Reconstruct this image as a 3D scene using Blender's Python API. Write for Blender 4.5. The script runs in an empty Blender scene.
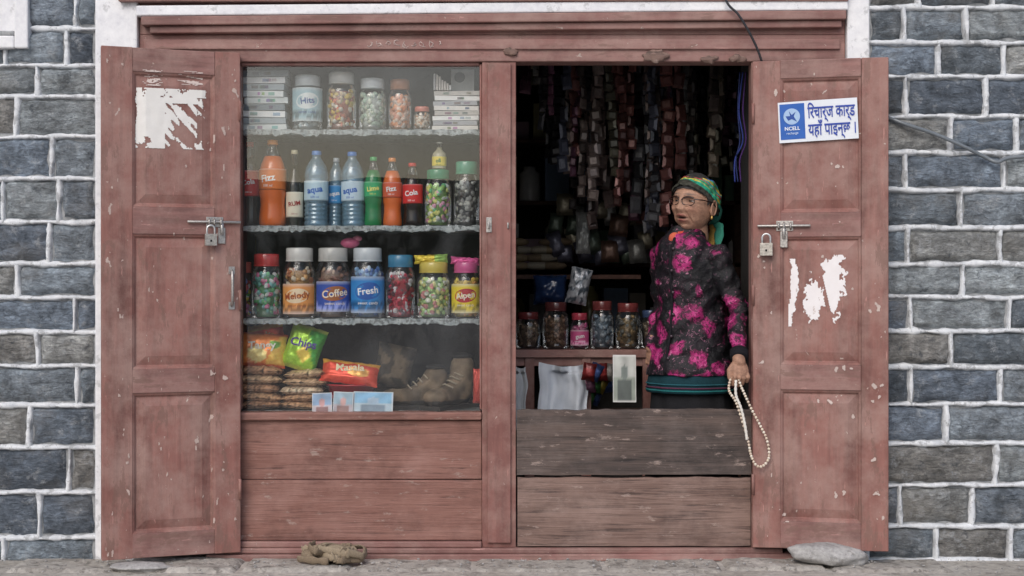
import bpy, math, random
from mathutils import Vector, Matrix, noise
random.seed(7)
R=random.random
def U(a,b): return a+(b-a)*random.random()
D=5.69; CZ=1.088
def P(px,py,d=0.0):
    k=(D+d)/D
    return Vector(((px-512)/250*k, d, CZ+(288-py)/250*k))
scene=bpy.context.scene
# ---------------------------------------------------------------- nodes
def nd(nt,t,ins=None,**props):
    n=nt.nodes.new(t)
    for k,v in props.items(): setattr(n,k,v)
    for k,v in (ins or {}).items():
        s=n.inputs[k]
        if isinstance(v,bpy.types.NodeSocket): nt.links.new(v,s)
        else: s.default_value=v
    return n
def newmat(name):
    m=bpy.data.materials.new(name); m.use_nodes=True
    nt=m.node_tree; b=nt.nodes['Principled BSDF']
    return m,nt,b
def c4(c): return (c[0],c[1],c[2],1.0)
def mix(nt,fac,a,b,blend='MIX'):
    n=nt.nodes.new('ShaderNodeMix'); n.data_type='RGBA'; n.blend_type=blend
    for i,v in ((0,fac),(6,a),(7,b)):
        if isinstance(v,bpy.types.NodeSocket): nt.links.new(v,n.inputs[i])
        else: n.inputs[i].default_value = v if i==0 else c4(v)
    return n.outputs[2]
def ramp(nt,fac,stops):
    n=nt.nodes.new('ShaderNodeValToRGB'); nt.links.new(fac,n.inputs[0])
    cr=n.color_ramp
    while len(cr.elements)<len(stops): cr.elements.new(0.5)
    for e,(p,c) in zip(cr.elements,stops):
        e.position=p
        e.color=c4(c) if not isinstance(c,(int,float)) else (c,c,c,1)
    return n.outputs[0]
def coords(nt,scale=(1,1,1),rot=(0,0,0),loc=None):
    tc=nt.nodes.new('ShaderNodeTexCoord')
    mp=nd(nt,'ShaderNodeMapping',{'Vector':tc.outputs['Object'],'Scale':scale,'Rotation':rot})
    if loc is not None: mp.inputs['Location'].default_value=loc
    return mp.outputs[0]
def nz(nt,vec,scale,detail=4,rough=0.5,dist=0.0):
    return nd(nt,'ShaderNodeTexNoise',{'Vector':vec,'Scale':scale,'Detail':min(detail,6),'Roughness':rough,'Distortion':dist}).outputs[0]
def bump(nt,b,h,strength=0.3,dist=0.01):
    n=nd(nt,'ShaderNodeBump',{'Height':h,'Strength':strength,'Distance':dist})
    nt.links.new(n.outputs[0],b.inputs['Normal'])
def madd(nt,a,b,op='ADD'):
    n=nt.nodes.new('ShaderNodeMath'); n.operation=op
    for i,v in enumerate((a,b)):
        if isinstance(v,bpy.types.NodeSocket): nt.links.new(v,n.inputs[i])
        else: n.inputs[i].default_value=v
    return n.outputs[0]

def mat_paint(name,c1,c2,chip=(0.53,0.43,0.38),th=0.64,axis='z',dark=0.6,grain=0.30):
    m,nt,b=newmat(name)
    sc={'z':(34,34,1.6),'x':(1.6,34,34)}[axis]
    g=nz(nt,coords(nt,sc),1.0,6,0.6,0.3)
    big=nz(nt,coords(nt),2.6,6,0.62)
    col=mix(nt,ramp(nt,big,[(0.35,0),(0.65,1)]),c1,c2)
    col=mix(nt,grain,col,ramp(nt,g,[(0.25,(0.10,0.10,0.10)),(0.55,(0.5,0.5,0.5)),(0.8,(0.85,0.85,0.85))]),'OVERLAY')
    st=nz(nt,coords(nt,{'z':(9,9,1.3),'x':(1.3,9,9)}[axis],loc=(3,1,2)),1.0,6,0.68)
    col=mix(nt,ramp(nt,st,[(0.50,0),(0.68,0.7)]),col,tuple(x*dark*0.66 for x in c1))
    dust=nz(nt,coords(nt,loc=(7,3,1)),5,6,0.72)
    col=mix(nt,ramp(nt,dust,[(0.42,0),(0.66,0.6)]),col,(0.39,0.26,0.225))
    wear=nz(nt,coords(nt,{'z':(16,16,5),'x':(5,16,16)}[axis],loc=(1,8,3)),1.0,6,0.75,0.2)
    col=mix(nt,ramp(nt,wear,[(0.575,0),(0.61,0.6)]),col,(0.18,0.10,0.08))
    sp=nz(nt,coords(nt,{'z':(1.6,1.6,1),'x':(1,1.6,1.6)}[axis],loc=(1,5,9)),20,6,0.72,0.4)
    chipm=ramp(nt,sp,[(th,0),(th+0.03,0.9)])
    col=mix(nt,chipm,col,chip)
    sc2=nz(nt,coords(nt,{'z':(75,75,9),'x':(9,75,75)}[axis],rot=(0,0.45,0),loc=(2,2,5)),1.0,4,0.6)
    col=mix(nt,ramp(nt,sc2,[(0.69,0),(0.715,0.6)]),col,tuple(min(1,x*1.6+0.05) for x in c2))
    nt.links.new(col,b.inputs['Base Color'])
    b.inputs['Roughness'].default_value=0.66
    h=madd(nt,madd(nt,g,0.5,'MULTIPLY'),madd(nt,chipm,-0.35,'MULTIPLY'))
    h=madd(nt,h,madd(nt,wear,0.5,'MULTIPLY'))
    bump(nt,b,h,0.5,0.007)
    return m
def mat_plank(name,c1,c2,cdark,cr=0.46):
    m,nt,b=newmat(name)
    g=nz(nt,coords(nt,(3.0,50,75)),1.0,6,0.65,0.5)
    g2=nz(nt,coords(nt,(1.3,20,16),loc=(4,2,1)),1.0,6,0.65,1.2)
    col=mix(nt,ramp(nt,g2,[(0.35,0),(0.65,1)]),c1,c2)
    col=mix(nt,ramp(nt,g,[(cr-.10,0.85),(cr,0)]),col,cdark)
    bl=nz(nt,coords(nt,(1,1,1.5),loc=(3,2,7)),3.5,6,0.68)
    col=mix(nt,ramp(nt,bl,[(0.48,0),(0.68,0.7)]),col,tuple(x*0.5 for x in c1))
    du=nz(nt,coords(nt,(1,1,1.5),loc=(9,2,2)),4.5,6,0.7)
    col=mix(nt,ramp(nt,du,[(0.46,0),(0.7,0.55)]),col,tuple(x*1.15+.05 for x in c2))
    pl=nz(nt,coords(nt,(0.6,1,1.6),loc=(1,9,4)),18,6,0.72)
    col=mix(nt,ramp(nt,pl,[(0.60,0),(0.66,0.6)]),col,(0.4,0.31,0.27))
    nt.links.new(col,b.inputs['Base Color']); b.inputs['Roughness'].default_value=0.78
    bump(nt,b,g,0.7,0.008)
    return m
def mat_vcol(name,rough=0.5,bs=60,bst=0.2,metal=0,coat=0,var=0.25,spec=0.5):
    m,nt,b=newmat(name)
    a=nd(nt,'ShaderNodeVertexColor',layer_name='Col')
    n=nz(nt,coords(nt),bs,4,0.6)
    col=mix(nt,var,a.outputs[0],ramp(nt,n,[(0.3,0.15),(0.7,0.85)]),'OVERLAY')
    nt.links.new(col,b.inputs['Base Color'])
    b.inputs['Roughness'].default_value=rough; b.inputs['Metallic'].default_value=metal
    b.inputs['Coat Weight'].default_value=coat
    b.inputs['Specular IOR Level'].default_value=spec
    if bst: bump(nt,b,n,bst,0.004)
    return m
M_paint=mat_paint('shutter_paint',(0.215,0.088,0.072),(0.295,0.135,0.112),th=0.655)
M_frame=mat_paint('frame_paint_vertical',(0.185,0.075,0.063),(0.27,0.118,0.099),th=0.67)
M_lint=mat_paint('frame_paint_horizontal',(0.21,0.098,0.085),(0.30,0.152,0.134),axis='x',th=0.66)
M_plank=mat_plank('panel_plank',(0.205,0.094,0.074),(0.28,0.14,0.112),(0.085,0.042,0.034),.42)
M_plankdark=mat_plank('weathered_plank_dark',(0.055,0.042,0.038),(0.12,0.085,0.072),(0.018,0.014,0.013))
M_plankold=mat_plank('weathered_plank',(0.17,0.105,0.086),(0.26,0.17,0.14),(0.05,0.032,0.028))
V_matte=mat_vcol('coloured_matte',0.75)
V_paper=mat_vcol('printed_paper',0.55,30,0.1,var=0.12)
V_gloss=mat_vcol('coloured_plastic',0.22,40,0.05,coat=0.3,var=0.1)
V_candy=mat_vcol('candy_pieces',0.35,40,0.0,var=0.1)
V_foil=mat_vcol('foil_wrapper',0.28,90,0.35,metal=0.3,var=0.3)
V_metal=mat_vcol('worn_metal',0.42,140,0.25,metal=0.85,var=0.4)
V_cloth=mat_vcol('cloth',0.9,220,0.3,var=0.3,spec=0.2)
V_skin=mat_vcol('skin',0.62,150,0.6,var=0.22,spec=0.3)
def mat_stone():
    m,nt,b=newmat('rough_stone')
    a=nd(nt,'ShaderNodeVertexColor',layer_name='Col')
    v=coords(nt)
    n1=nz(nt,v,9,6,0.72,0.6); n2=nz(nt,coords(nt,(1,1,2.6),rot=(0,0.6,0)),30,6,0.72,0.7)
    col=mix(nt,0.8,a.outputs[0],ramp(nt,n1,[(0.3,0.14),(0.52,0.52),(0.70,0.92)]),'OVERLAY')
    col=mix(nt,0.6,col,ramp(nt,n2,[(0.3,0.1),(0.5,0.5),(0.7,0.98)]),'OVERLAY')
    n3=nz(nt,coords(nt,loc=(3,3,3)),15,6,0.78)
    col=mix(nt,ramp(nt,n3,[(0.55,0),(0.66,0.65)]),col,(0.42,0.44,0.46))
    col=mix(nt,ramp(nt,n3,[(0.36,0.6),(0.44,0)]),col,(0.04,0.052,0.068))
    n4=nz(nt,coords(nt,loc=(8,3,1)),3.0,5,0.6)
    col=mix(nt,ramp(nt,n4,[(0.52,0),(0.72,0.4)]),col,(0.29,0.26,0.22))
    nt.links.new(col,b.inputs['Base Color']); b.inputs['Roughness'].default_value=0.8
    h=madd(nt,n2,madd(nt,n3,0.8,'MULTIPLY'))
    bump(nt,b,h,1.0,0.018)
    return m
M_stone=mat_stone()
def mat_noise(name,c1,c2,scale=8,rough=0.9,bst=0.4,bs=40,spots=None,lo=0.56):
    m,nt,b=newmat(name)
    n=nz(nt,coords(nt),scale,6,0.65); n2=nz(nt,coords(nt,loc=(5,1,3)),bs,6,0.65)
    col=mix(nt,ramp(nt,n,[(0.32,0),(0.68,1)]),c1,c2)
    col=mix(nt,0.35,col,ramp(nt,n2,[(0.3,0.1),(0.7,0.9)]),'OVERLAY')
    if spots:
        n3=nz(nt,coords(nt,loc=(2,8,1)),scale*2.5,6,0.7)
        col=mix(nt,ramp(nt,n3,[(lo,0),(lo+.07,0.8)]),col,spots)
    nt.links.new(col,b.inputs['Base Color']); b.inputs['Roughness'].default_value=rough
    bump(nt,b,n2,bst,0.01)
    return m
M_mortar=mat_noise('grey_mortar',(0.24,0.25,0.26),(0.38,0.39,0.40),12)
M_point=mat_noise('pale_pointing',(0.55,0.57,0.60),(0.74,0.76,0.78),9,spots=(0.33,0.34,0.35),lo=.53)
M_white=mat_noise('white_limewash',(0.70,0.70,0.73),(0.84,0.84,0.85),6,spots=(0.50,0.50,0.51),bst=0.2,lo=.58)
M_ground=mat_noise('dusty_concrete',(0.34,0.31,0.27),(0.50,0.47,0.43),4,bst=0.7,spots=(0.22,0.20,0.18),lo=.54)
M_step=mat_noise('worn_step',(0.28,0.255,0.225),(0.47,0.44,0.40),9,bst=0.9,spots=(0.15,0.135,0.12),lo=.53)
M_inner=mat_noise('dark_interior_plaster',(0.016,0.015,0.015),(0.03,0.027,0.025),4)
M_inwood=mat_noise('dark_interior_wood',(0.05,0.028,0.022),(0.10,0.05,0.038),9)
M_rock=mat_noise('river_rock',(0.30,0.29,0.28),(0.42,0.41,0.40),9,bst=0.4,bs=60,spots=(.22,.21,.2))
M_shelf=mat_noise('shelf_edge_plastic',(0.17,0.21,0.22),(0.38,0.42,0.42),25,rough=0.3,spots=(0.05,0.06,0.06),lo=.50)
M_reflhill=mat_noise('reflection_hillside',(0.05,0.06,0.03),(0.12,0.11,0.07),.1,bs=.6)
def mat_glassmix(name,tint,fac_diff,diff,gl=0.12,rough=0.03,smudge_reflection=0):
    m,nt,b=newmat(name); nt.nodes.remove(b)
    out=[n for n in nt.nodes if n.type=='OUTPUT_MATERIAL'][0]
    tr=nd(nt,'ShaderNodeBsdfTransparent',{'Color':c4(tint)})
    df=nd(nt,'ShaderNodeBsdfDiffuse',{'Color':c4(diff)})
    gs=nd(nt,'ShaderNodeBsdfGlossy',{'Color':(1,1,1,1),'Roughness':rough})
    lw=nd(nt,'ShaderNodeLayerWeight',{'Blend':0.25})
    if smudge_reflection:
        sm=nz(nt,coords(nt,(1,1,.6)),3.0,6,0.7,.5)
        fac_diff=ramp(nt,sm,[(0.48,0.0),(0.75,smudge_reflection)])  # dirt on the pane, its pale diffuse also painting in reflection texture
    m1=nd(nt,'ShaderNodeMixShader',{0:fac_diff,1:tr.outputs[0],2:df.outputs[0]})
    f=madd(nt,madd(nt,lw.outputs['Fresnel'],0.8,'MULTIPLY'),gl,'ADD')
    m2=nd(nt,'ShaderNodeMixShader',{0:f,1:m1.outputs[0],2:gs.outputs[0]})
    nt.links.new(m2.outputs[0],out.inputs[0])
    return m
G_jar=mat_glassmix('clear_jar_plastic',(0.95,0.97,0.98),0.015,(0.7,0.75,0.8),0.05,0.10)
G_water=mat_glassmix('blue_bottle_plastic',(0.60,0.80,0.92),0.30,(0.34,0.55,0.68),0.08,0.1)
G_pane=mat_glassmix('window_glass',(0.98,0.985,0.985),0.0,(0.55,0.58,0.6),0.022,0.0,smudge_reflection=.05)
def mat_jacket():
    m,nt,b=newmat('floral_jacket_fabric')
    v=coords(nt)
    dn=nd(nt,'ShaderNodeTexNoise',{'Vector':v,'Scale':17.0,'Detail':5.0,'Roughness':0.6})
    vm=nd(nt,'ShaderNodeVectorMath',{0:dn.outputs['Color'],1:(0.09,0.09,0.09)},operation='MULTIPLY')
    va=nd(nt,'ShaderNodeVectorMath',{0:v,1:vm.outputs[0]},operation='ADD')
    vo=nd(nt,'ShaderNodeTexVoronoi',{'Vector':va.outputs[0],'Scale':11.5,'Randomness':1.0})
    sep=nd(nt,'ShaderNodeSeparateColor',{0:vo.outputs['Color']})
    pick=ramp(nt,sep.outputs[0],[(0.20,0),(0.22,1)])
    petal=ramp(nt,vo.outputs['Distance'],[(0.0,(0.72,0.36,0.50)),(0.12,(0.55,0.07,0.25)),(0.30,(0.42,0.02,0.16)),(0.44,(0.20,0.012,0.08)),(0.52,(0.010,0.009,0.012))])
    st=nz(nt,va.outputs[0],38,5,0.7,1.5)
    petal=mix(nt,ramp(nt,st,[(0.50,0.0),(0.56,0.9)]),petal,(0.014,0.007,0.012))
    petal=mix(nt,ramp(nt,st,[(0.34,0.6),(0.41,0.0)]),petal,(0.70,0.28,0.44))
    nn=nz(nt,v,60,4,0.65)
    base=mix(nt,ramp(nt,nn,[(0.60,0),(0.64,0.6)]),(0.007,0.007,0.009),(0.08,0.045,0.065))
    col=mix(nt,pick,base,petal)
    nt.links.new(col,b.inputs['Base Color']); b.inputs['Roughness'].default_value=0.55
    b.inputs['Specular IOR Level'].default_value=0.35
    bump(nt,b,madd(nt,nn,nz(nt,v,18,3,0.5),'ADD'),0.6,0.012)
    return m
M_jacket=mat_jacket()
# ---------------------------------------------------------------- mesh builder
class MB:
    def __init__(s): s.v=[];s.f=[];s.mi=[];s.c=[];s.sm=[];s.mats=[]
    def add(s,verts,faces,mat,col=(1,1,1),smooth=False,M=None):
        if mat not in s.mats: s.mats.append(mat)
        k=s.mats.index(mat); o=len(s.v)
        for p in verts:
            p=Vector(p); s.v.append(M@p if M is not None else p)
        if isinstance(col,list): s.c+= [c4(x) for x in col]
        else: s.c+=[c4(col)]*len(verts)
        for f in faces: s.f.append([i+o for i in f]); s.mi.append(k); s.sm.append(smooth)
    def box(s,x0,x1,y0,y1,z0,z1,mat,col=(1,1,1),M=None,jit=0):
        vs=[(x,y,z) for x in (x0,x1) for y in (y0,y1) for z in (z0,z1)]
        if jit: vs=[(x+U(-jit,jit),y+U(-jit,jit),z+U(-jit,jit)) for x,y,z in vs]
        s.add(vs,[(0,1,3,2),(4,6,7,5),(0,4,5,1),(2,3,7,6),(0,2,6,4),(1,5,7,3)],mat,col,False,M)
    def lathe(s,prof,mat,col=(1,1,1),seg=24,c=(0,0,0),M=None,sx=1,sy=1,smooth=True):
        vs=[];fs=[];cols=[]
        for pr in prof:
            r,z=pr[0],pr[1]
            for i in range(seg):
                a=2*math.pi*i/seg
                vs.append((c[0]+r*sx*math.cos(a),c[1]+r*sy*math.sin(a),c[2]+z))
                if len(pr)>2: cols.append(pr[2])
        for j in range(len(prof)-1):
            for i in range(seg):
                k=(i+1)%seg
                fs.append((j*seg+i,j*seg+k,(j+1)*seg+k,(j+1)*seg+i))
        if prof[0][0]>1e-4: fs.append(tuple(range(seg))[::-1])
        if prof[-1][0]>1e-4: fs.append(tuple(range((len(prof)-1)*seg,len(prof)*seg)))
        s.add(vs,fs,mat,cols if cols else col,smooth,M)
    def tube(s,pts,r,mat,col=(1,1,1),seg=8,M=None,flat=1.0,closed=False,smooth=True):
        pts=[Vector(p) for p in pts]; n=len(pts)
        vs=[];fs=[]
        prev=None
        for i,p in enumerate(pts):
            if closed: t=(pts[(i+1)%n]-pts[i-1])
            else: t=pts[min(i+1,n-1)]-pts[max(i-1,0)]
            if t.length<1e-9: t=Vector((0,0,1))
            t.normalize()
            if prev is None:
                a=t.cross(Vector((0,1,0)))
                if a.length<0.1: a=t.cross(Vector((1,0,0)))
            else: a=prev-t*prev.dot(t)
            a.normalize(); prev=a; b=t.cross(a)
            rr=r[i] if isinstance(r,(list,tuple)) else r
            for k in range(seg):
                an=2*math.pi*k/seg
                vs.append(p+a*math.cos(an)*rr+b*math.sin(an)*rr*flat)
        m=n if closed else n-1
        for j in range(m):
            j2=(j+1)%n
            for k in range(seg):
                k2=(k+1)%seg
                fs.append((j*seg+k,j*seg+k2,j2*seg+k2,j2*seg+k))
        if not closed:
            fs.append(tuple(range(seg))[::-1]); fs.append(tuple(range((n-1)*seg,n*seg)))
        s.add(vs,fs,mat,col,smooth,M)
    def ell(s,c,r,mat,col=(1,1,1),nu=14,nv=9,M=None,Rm=None):
        vs=[];fs=[]
        vs.append(Vector((0,0,-r[2])))
        for j in range(1,nv):
            ph=-math.pi/2+math.pi*j/nv
            for i in range(nu):
                a=2*math.pi*i/nu
                vs.append(Vector((r[0]*math.cos(ph)*math.cos(a),r[1]*math.cos(ph)*math.sin(a),r[2]*math.sin(ph))))
        vs.append(Vector((0,0,r[2])))
        for i in range(nu): fs.append((0,1+(i+1)%nu,1+i))
        for j in range(nv-2):
            for i in range(nu):
                k=(i+1)%nu
                fs.append((1+j*nu+i,1+j*nu+k,1+(j+1)*nu+k,1+(j+1)*nu+i))
        l=len(vs)-1
        for i in range(nu): fs.append((l,1+(nv-2)*nu+i,1+(nv-2)*nu+(i+1)%nu))
        if Rm is not None: vs=[Rm@p for p in vs]
        c=Vector(c); vs=[p+c for p in vs]
        s.add(vs,fs,mat,col,True,M)
    def cap(s,p1,r1,p2,r2,mat,col=(1,1,1),seg=16,M=None):
        p1=Vector(p1);p2=Vector(p2)
        d=(p2-p1).normalized(); pts=[];rs=[]
        for a in (-80,-50,-20): pts.append(p1+d*r1*math.sin(math.radians(a))); rs.append(r1*math.cos(math.radians(a)))
        for t in (0,.25,.5,.75,1): pts.append(p1.lerp(p2,t)); rs.append(r1+(r2-r1)*t)
        for a in (20,50,80): pts.append(p2+d*r2*math.sin(math.radians(a))); rs.append(r2*math.cos(math.radians(a)))
        s.tube(pts,rs,mat,col,seg,M)
    def build(s,name,origin=None,parent=None,bevel=0,matrix=None,bseg=2):
        o=Vector(origin) if origin is not None else Vector((0,0,0))
        me=bpy.data.meshes.new(name)
        me.from_pydata([tuple(p-o) for p in s.v],[],s.f)
        for m in s.mats: me.materials.append(m)
        me.polygons.foreach_set('material_index',s.mi)
        me.polygons.foreach_set('use_smooth',s.sm)
        ca=me.color_attributes.new('Col','FLOAT_COLOR','POINT')
        ca.data.foreach_set('color',[x for c in s.c for x in c])
        me.update()
        ob=bpy.data.objects.new(name,me); scene.collection.objects.link(ob)
        ob.location=o
        if matrix is not None: ob.matrix_world=matrix
        if bevel:
            b=ob.modifiers.new('bevel','BEVEL'); b.width=bevel; b.segments=bseg; b.limit_method='ANGLE'; b.angle_limit=math.radians(40)
        if parent is not None:
            ob.parent=parent; ob.matrix_parent_inverse=parent.matrix_world.inverted()
        return ob
def empty(name,loc=(0,0,0)):
    e=bpy.data.objects.new(name,None); scene.collection.objects.link(e); e.location=loc
    e.empty_display_size=0.1
    bpy.context.view_layer.update()
    return e
def remesh(mb,voxel,it=4):
    ob=mb.build('tmp_remesh')
    r=ob.modifiers.new('r','REMESH'); r.mode='VOXEL'; r.voxel_size=voxel
    if it:
        sm=ob.modifiers.new('s','SMOOTH'); sm.factor=0.5; sm.iterations=it
    dg=bpy.context.evaluated_depsgraph_get(); dg.update()
    ev=ob.evaluated_get(dg); me=ev.to_mesh()
    vs=[v.co.copy() for v in me.vertices]; ns=[v.normal.copy() for v in me.vertices]
    fs=[tuple(p.vertices) for p in me.polygons]
    ev.to_mesh_clear(); m=ob.data; bpy.data.objects.remove(ob); bpy.data.meshes.remove(m)
    return vs,ns,fs
_tc={}
def text(s,size=0.1,bold=0.0):
    k=(s,size,bold)
    if k in _tc: return _tc[k]
    cu=bpy.data.curves.new('t','FONT'); cu.body=s; cu.size=size; cu.align_x='CENTER'; cu.align_y='CENTER'; cu.offset=bold; cu.resolution_u=3
    ob=bpy.data.objects.new('t',cu); scene.collection.objects.link(ob)
    dg=bpy.context.evaluated_depsgraph_get(); dg.update()
    ev=ob.evaluated_get(dg); me=ev.to_mesh()
    r=([tuple(v.co) for v in me.vertices],[tuple(p.vertices) for p in me.polygons])
    ev.to_mesh_clear(); bpy.data.objects.remove(ob); bpy.data.curves.remove(cu)
    _tc[k]=r; return r
def wraptext(mb,s,size,r,z,col,mat=V_paper,rot=0,yaw=0,c=(0,0),bold=0.0):
    vs,fs=text(s,size,bold); out=[]
    cr,sr=math.cos(rot),math.sin(rot)
    for x,y,_ in vs:
        x,y=x*cr-y*sr,x*sr+y*cr
        a=x/r+yaw
        out.append((c[0]+(r+0.0012)*math.sin(a),c[1]-(r+0.0012)*math.cos(a),z+y))
    mb.add(out,fs,mat,col)
def wrapoval(mb,r,z,ax,az,col,yaw=0,rot=0.0,off=.0006):
    vs=[];n=24
    for i in range(n):
        a=2*math.pi*i/n; x=ax*math.cos(a); y=az*math.sin(a); x,y=x*math.cos(rot)-y*math.sin(rot),x*math.sin(rot)+y*math.cos(rot)
        vs.append((x,y))
    out=[((r+off)*math.sin(yaw),-(r+off)*math.cos(yaw),z)]+[((r+off)*math.sin(x/r+yaw),-(r+off)*math.cos(x/r+yaw),z+y) for x,y in vs]
    mid=[((r+off)*math.sin(x*.5/r+yaw),-(r+off)*math.cos(x*.5/r+yaw),z+y*.5) for x,y in vs]
    o=out+mid; fs=[]
    for i in range(n):
        k=(i+1)%n; fs+= [(0,1+n+i,1+n+k),(1+n+i,1+i,1+k,1+n+k)]
    mb.add(o,fs,V_paper,col)
def smooth(a,b,x):
    t=max(0,min(1,(x-a)/(b-a))); return t*t*(3-2*t)
def catmull(pts,n=8):
    pts=[Vector(p) for p in pts]; out=[]
    q=[pts[0]]+pts+[pts[-1]]
    for i in range(1,len(q)-2):
        for k in range(n):
            t=k/n; a,b,c,d=q[i-1],q[i],q[i+1],q[i+2]
            out.append(0.5*((2*b)+(-a+c)*t+(2*a-5*b+4*c-d)*t*t+(-a+3*b-3*c+d)*t**3))
    out.append(pts[-1]); return out

# ---------------------------------------------------------------- ground
g=MB()
g.add([(-90,-90,0),(90,-90,0),(90,60,0),(-90,60,0)],[(0,1,2,3)],M_ground); g.build('ground')
m=MB(); n=90; vs=[];fs=[]  # unseen hills added behind the camera to darken the window's lower reflections
for j in range(5):
    for i in range(n+1):
        x=-160+320*i/n; h=9.5+4*noise.noise(Vector((x*.02,j,3)))+2.0*noise.noise(Vector((x*.08,j,5)))
        vs.append((x,-78-j*8,[-.1,.45,.8,1.0,1.02][j]*h))
for j in range(4):
    for i in range(n): a=j*(n+1)+i; fs.append((a,a+n+1,a+n+2,a+1))
m.add(vs,fs,M_reflhill,(1,1,1),True); m.build('reflection_hills')
ds=MB(); xs=[-1.95,-1.52,-1.05,-.62,-.15,.36,.82,1.22,1.70]
for a,b in zip(xs,xs[1:]):
    nx,ny=22,12; vs=[];fs=[]; hh=U(.010,.022); so=Vector((a*9,2,3)); yo=U(-.27,-.21)
    for j in range(ny+1):
        for i in range(nx+1):
            u=i/nx;v=j/ny; x=a+.006+(b-a-.012)*u; y=-.037+(yo+.037)*v
            e=min(u*(b-a),(1-u)*(b-a),(1-v)*abs(yo))
            z=(hh+.007*noise.noise(Vector((x*7,y*9,1))+so)+.004*noise.noise(Vector((x*30,y*30,1))))*min(1,e/.02+.0)**.5-.002
            vs.append((x+.006*noise.noise(Vector((x*9,y*9,4))),y+.01*noise.noise(Vector((x*9,y*9,7))),z))
    for j in range(ny):
        for i in range(nx): q=j*(nx+1)+i; fs.append((q,q+nx+1,q+nx+2,q+1))
    ds.add(vs,fs,M_step,(1,1,1),True)
ds.build('stone_doorstep')
# ---------------------------------------------------------------- house
house=empty('stone_house',(0,0.2,0))
blocks=MB(); point=MB()
def block(x0,x1,z0,z1):
    w=x1-x0;h=z1-z0
    if w<0.03 or h<0.03: return
    gp=0.0125; x0+=gp;x1-=gp;z0+=gp;z1-=gp
    n=max(4,int((x1-x0)/0.013)); m=max(4,int((z1-z0)/0.013))
    base=random.choice([(0.17,0.20,0.23),(0.20,0.23,0.26),(0.12,0.145,0.18),(0.24,0.265,0.28),(0.165,0.20,0.245),(0.27,0.275,0.27),(0.145,0.17,0.20),(0.21,0.205,0.195)])
    k=U(0.72,1.45); base=tuple(c*k for c in base)
    so=Vector((U(0,90),U(0,90),U(0,90))); vs=[];bul=U(0.006,0.018); tx=U(-0.014,0.014); tz=U(-0.014,0.014)
    for j in range(m+1):
        for i in range(n+1):
            u=i/n;v=j/m
            e=min(u*(x1-x0),(1-u)*(x1-x0),v*(z1-z0),(1-v)*(z1-z0))
            s=min(1,e/0.018)**0.6
            p=Vector((x0+(x1-x0)*u,0,z0+(z1-z0)*v))
            q=Vector((p.x*.8+p.z*.5,0,p.z*1.2-p.x*.4))
            nn=noise.noise(q*18+so)*0.008+noise.noise(q*50+so)*0.007+ abs(noise.noise(q*9+so))*0.014
            y=-0.002-s*(0.007+bul+nn+tx*(u-.5)+tz*(v-.5))
            ex=noise.noise(p*16+so*2)*0.013*(2*abs(u-.5)); ez=noise.noise(p*16+so*3)*0.012*(2*abs(v-.5))
            vs.append((p.x+ex,y,p.z+ez))
    fs=[(j*(n+1)+i,j*(n+1)+i+1,(j+1)*(n+1)+i+1,(j+1)*(n+1)+i) for j in range(m) for i in range(n)]
    blocks.add(vs,fs,M_stone,base,True)
def strip(p,q,vert,w=0.0155):
    p=Vector(p);q=Vector(q); n=max(2,int((q-p).length/0.014)); vs=[];fs=[]
    so=Vector((U(0,50),0,U(0,50))); w*=U(.85,1.15)
    for i in range(n+1):
        t=i/n; c=p.lerp(q,t); ww=w*0.5*(1+0.7*noise.noise(c*12+so)+.5*noise.noise(c*45+so)); wob=0.008*noise.noise(c*7+so*2)
        d=0.020+0.006*noise.noise(c*25+so)
        for k,(s,y) in enumerate(((-1.5,0.0),(-1.0,-d*0.75),(-0.6,-d),(0.6,-d),(1.0,-d*0.75),(1.5,0.0))):
            o=s*ww+wob
            vs.append((c.x+(o if vert else 0),y,c.z+(0 if vert else o)))
    for i in range(n):
        for k in range(5):
            f=(i*6+k,i*6+k+1,(i+1)*6+k+1,(i+1)*6+k); fs.append(f if vert else f[::-1])
    point.add(vs,fs,M_point,(1,1,1),True)
def region(xa,xb,zs,joints):
    for i in range(len(zs)-1):
        z1,z0=zs[i],zs[i+1]
        js=[j for j in joints(i) if xa+0.05<j<xb-0.05]
        e=[xa]+sorted(js)+[xb]
        for k in range(len(e)-1): block(e[k],e[k+1],z0,z1)
        for j in js: strip((j,0,z0),(j,0,z1),True)
        strip((xa,0,z0),(xb,0,z0),False)
rowsL=[-345,-308,-270,-232,-195,-157,-120,-82,-45,-8,29,66,97,137,179,222,264,298,332,366,405,447,492,537,575]
rowsR=[-343,-306,-270,-233,-197,-160,-124,-87,-50,-28,8,43,77,117,153,190,228,264,297,331,367,404,443,485,526,560,575]
zL=[(560-y)/250 for y in rowsL]; zL[-1]=-0.02
zR=[(560-y)/250 for y in rowsR]; zR[-1]=-0.02
JL={10:[67],11:[38],12:[17,92],13:[52],14:[4,60],15:[50],16:[18],17:[75],18:[38],19:[78],20:[30],21:[70],22:[40],23:[5]}
JR={10:[903,965],11:[938,1003],12:[905,985],13:[950],14:[905,1003],15:[960],16:[907,1000],17:[962],18:[910,1008],19:[950],20:[910,1000],21:[945],22:[995],23:[900,972],24:[935,1010],25:[960]}
def jl(i):
    a=[(x-512)/250 for x in JL.get(i,[60+U(-30,30)])]
    x=min(a)
    while x>-4: x-=U(0.24,0.38); a.append(x)
    return a
def jr(i):
    a=[(x-512)/250 for x in JR.get(i,[930+U(-30,30)])]
    x=max(a)
    while x<4: x+=U(0.24,0.38); a.append(x)
    return a
def jt(i):
    a=[];x=-1.66+U(0.1,0.3)
    while x<1.4: a.append(x); x+=U(0.24,0.38)
    return a
region(-3.8,-1.66,zL,jl)
region(1.424,3.8,zR,jr)
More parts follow.
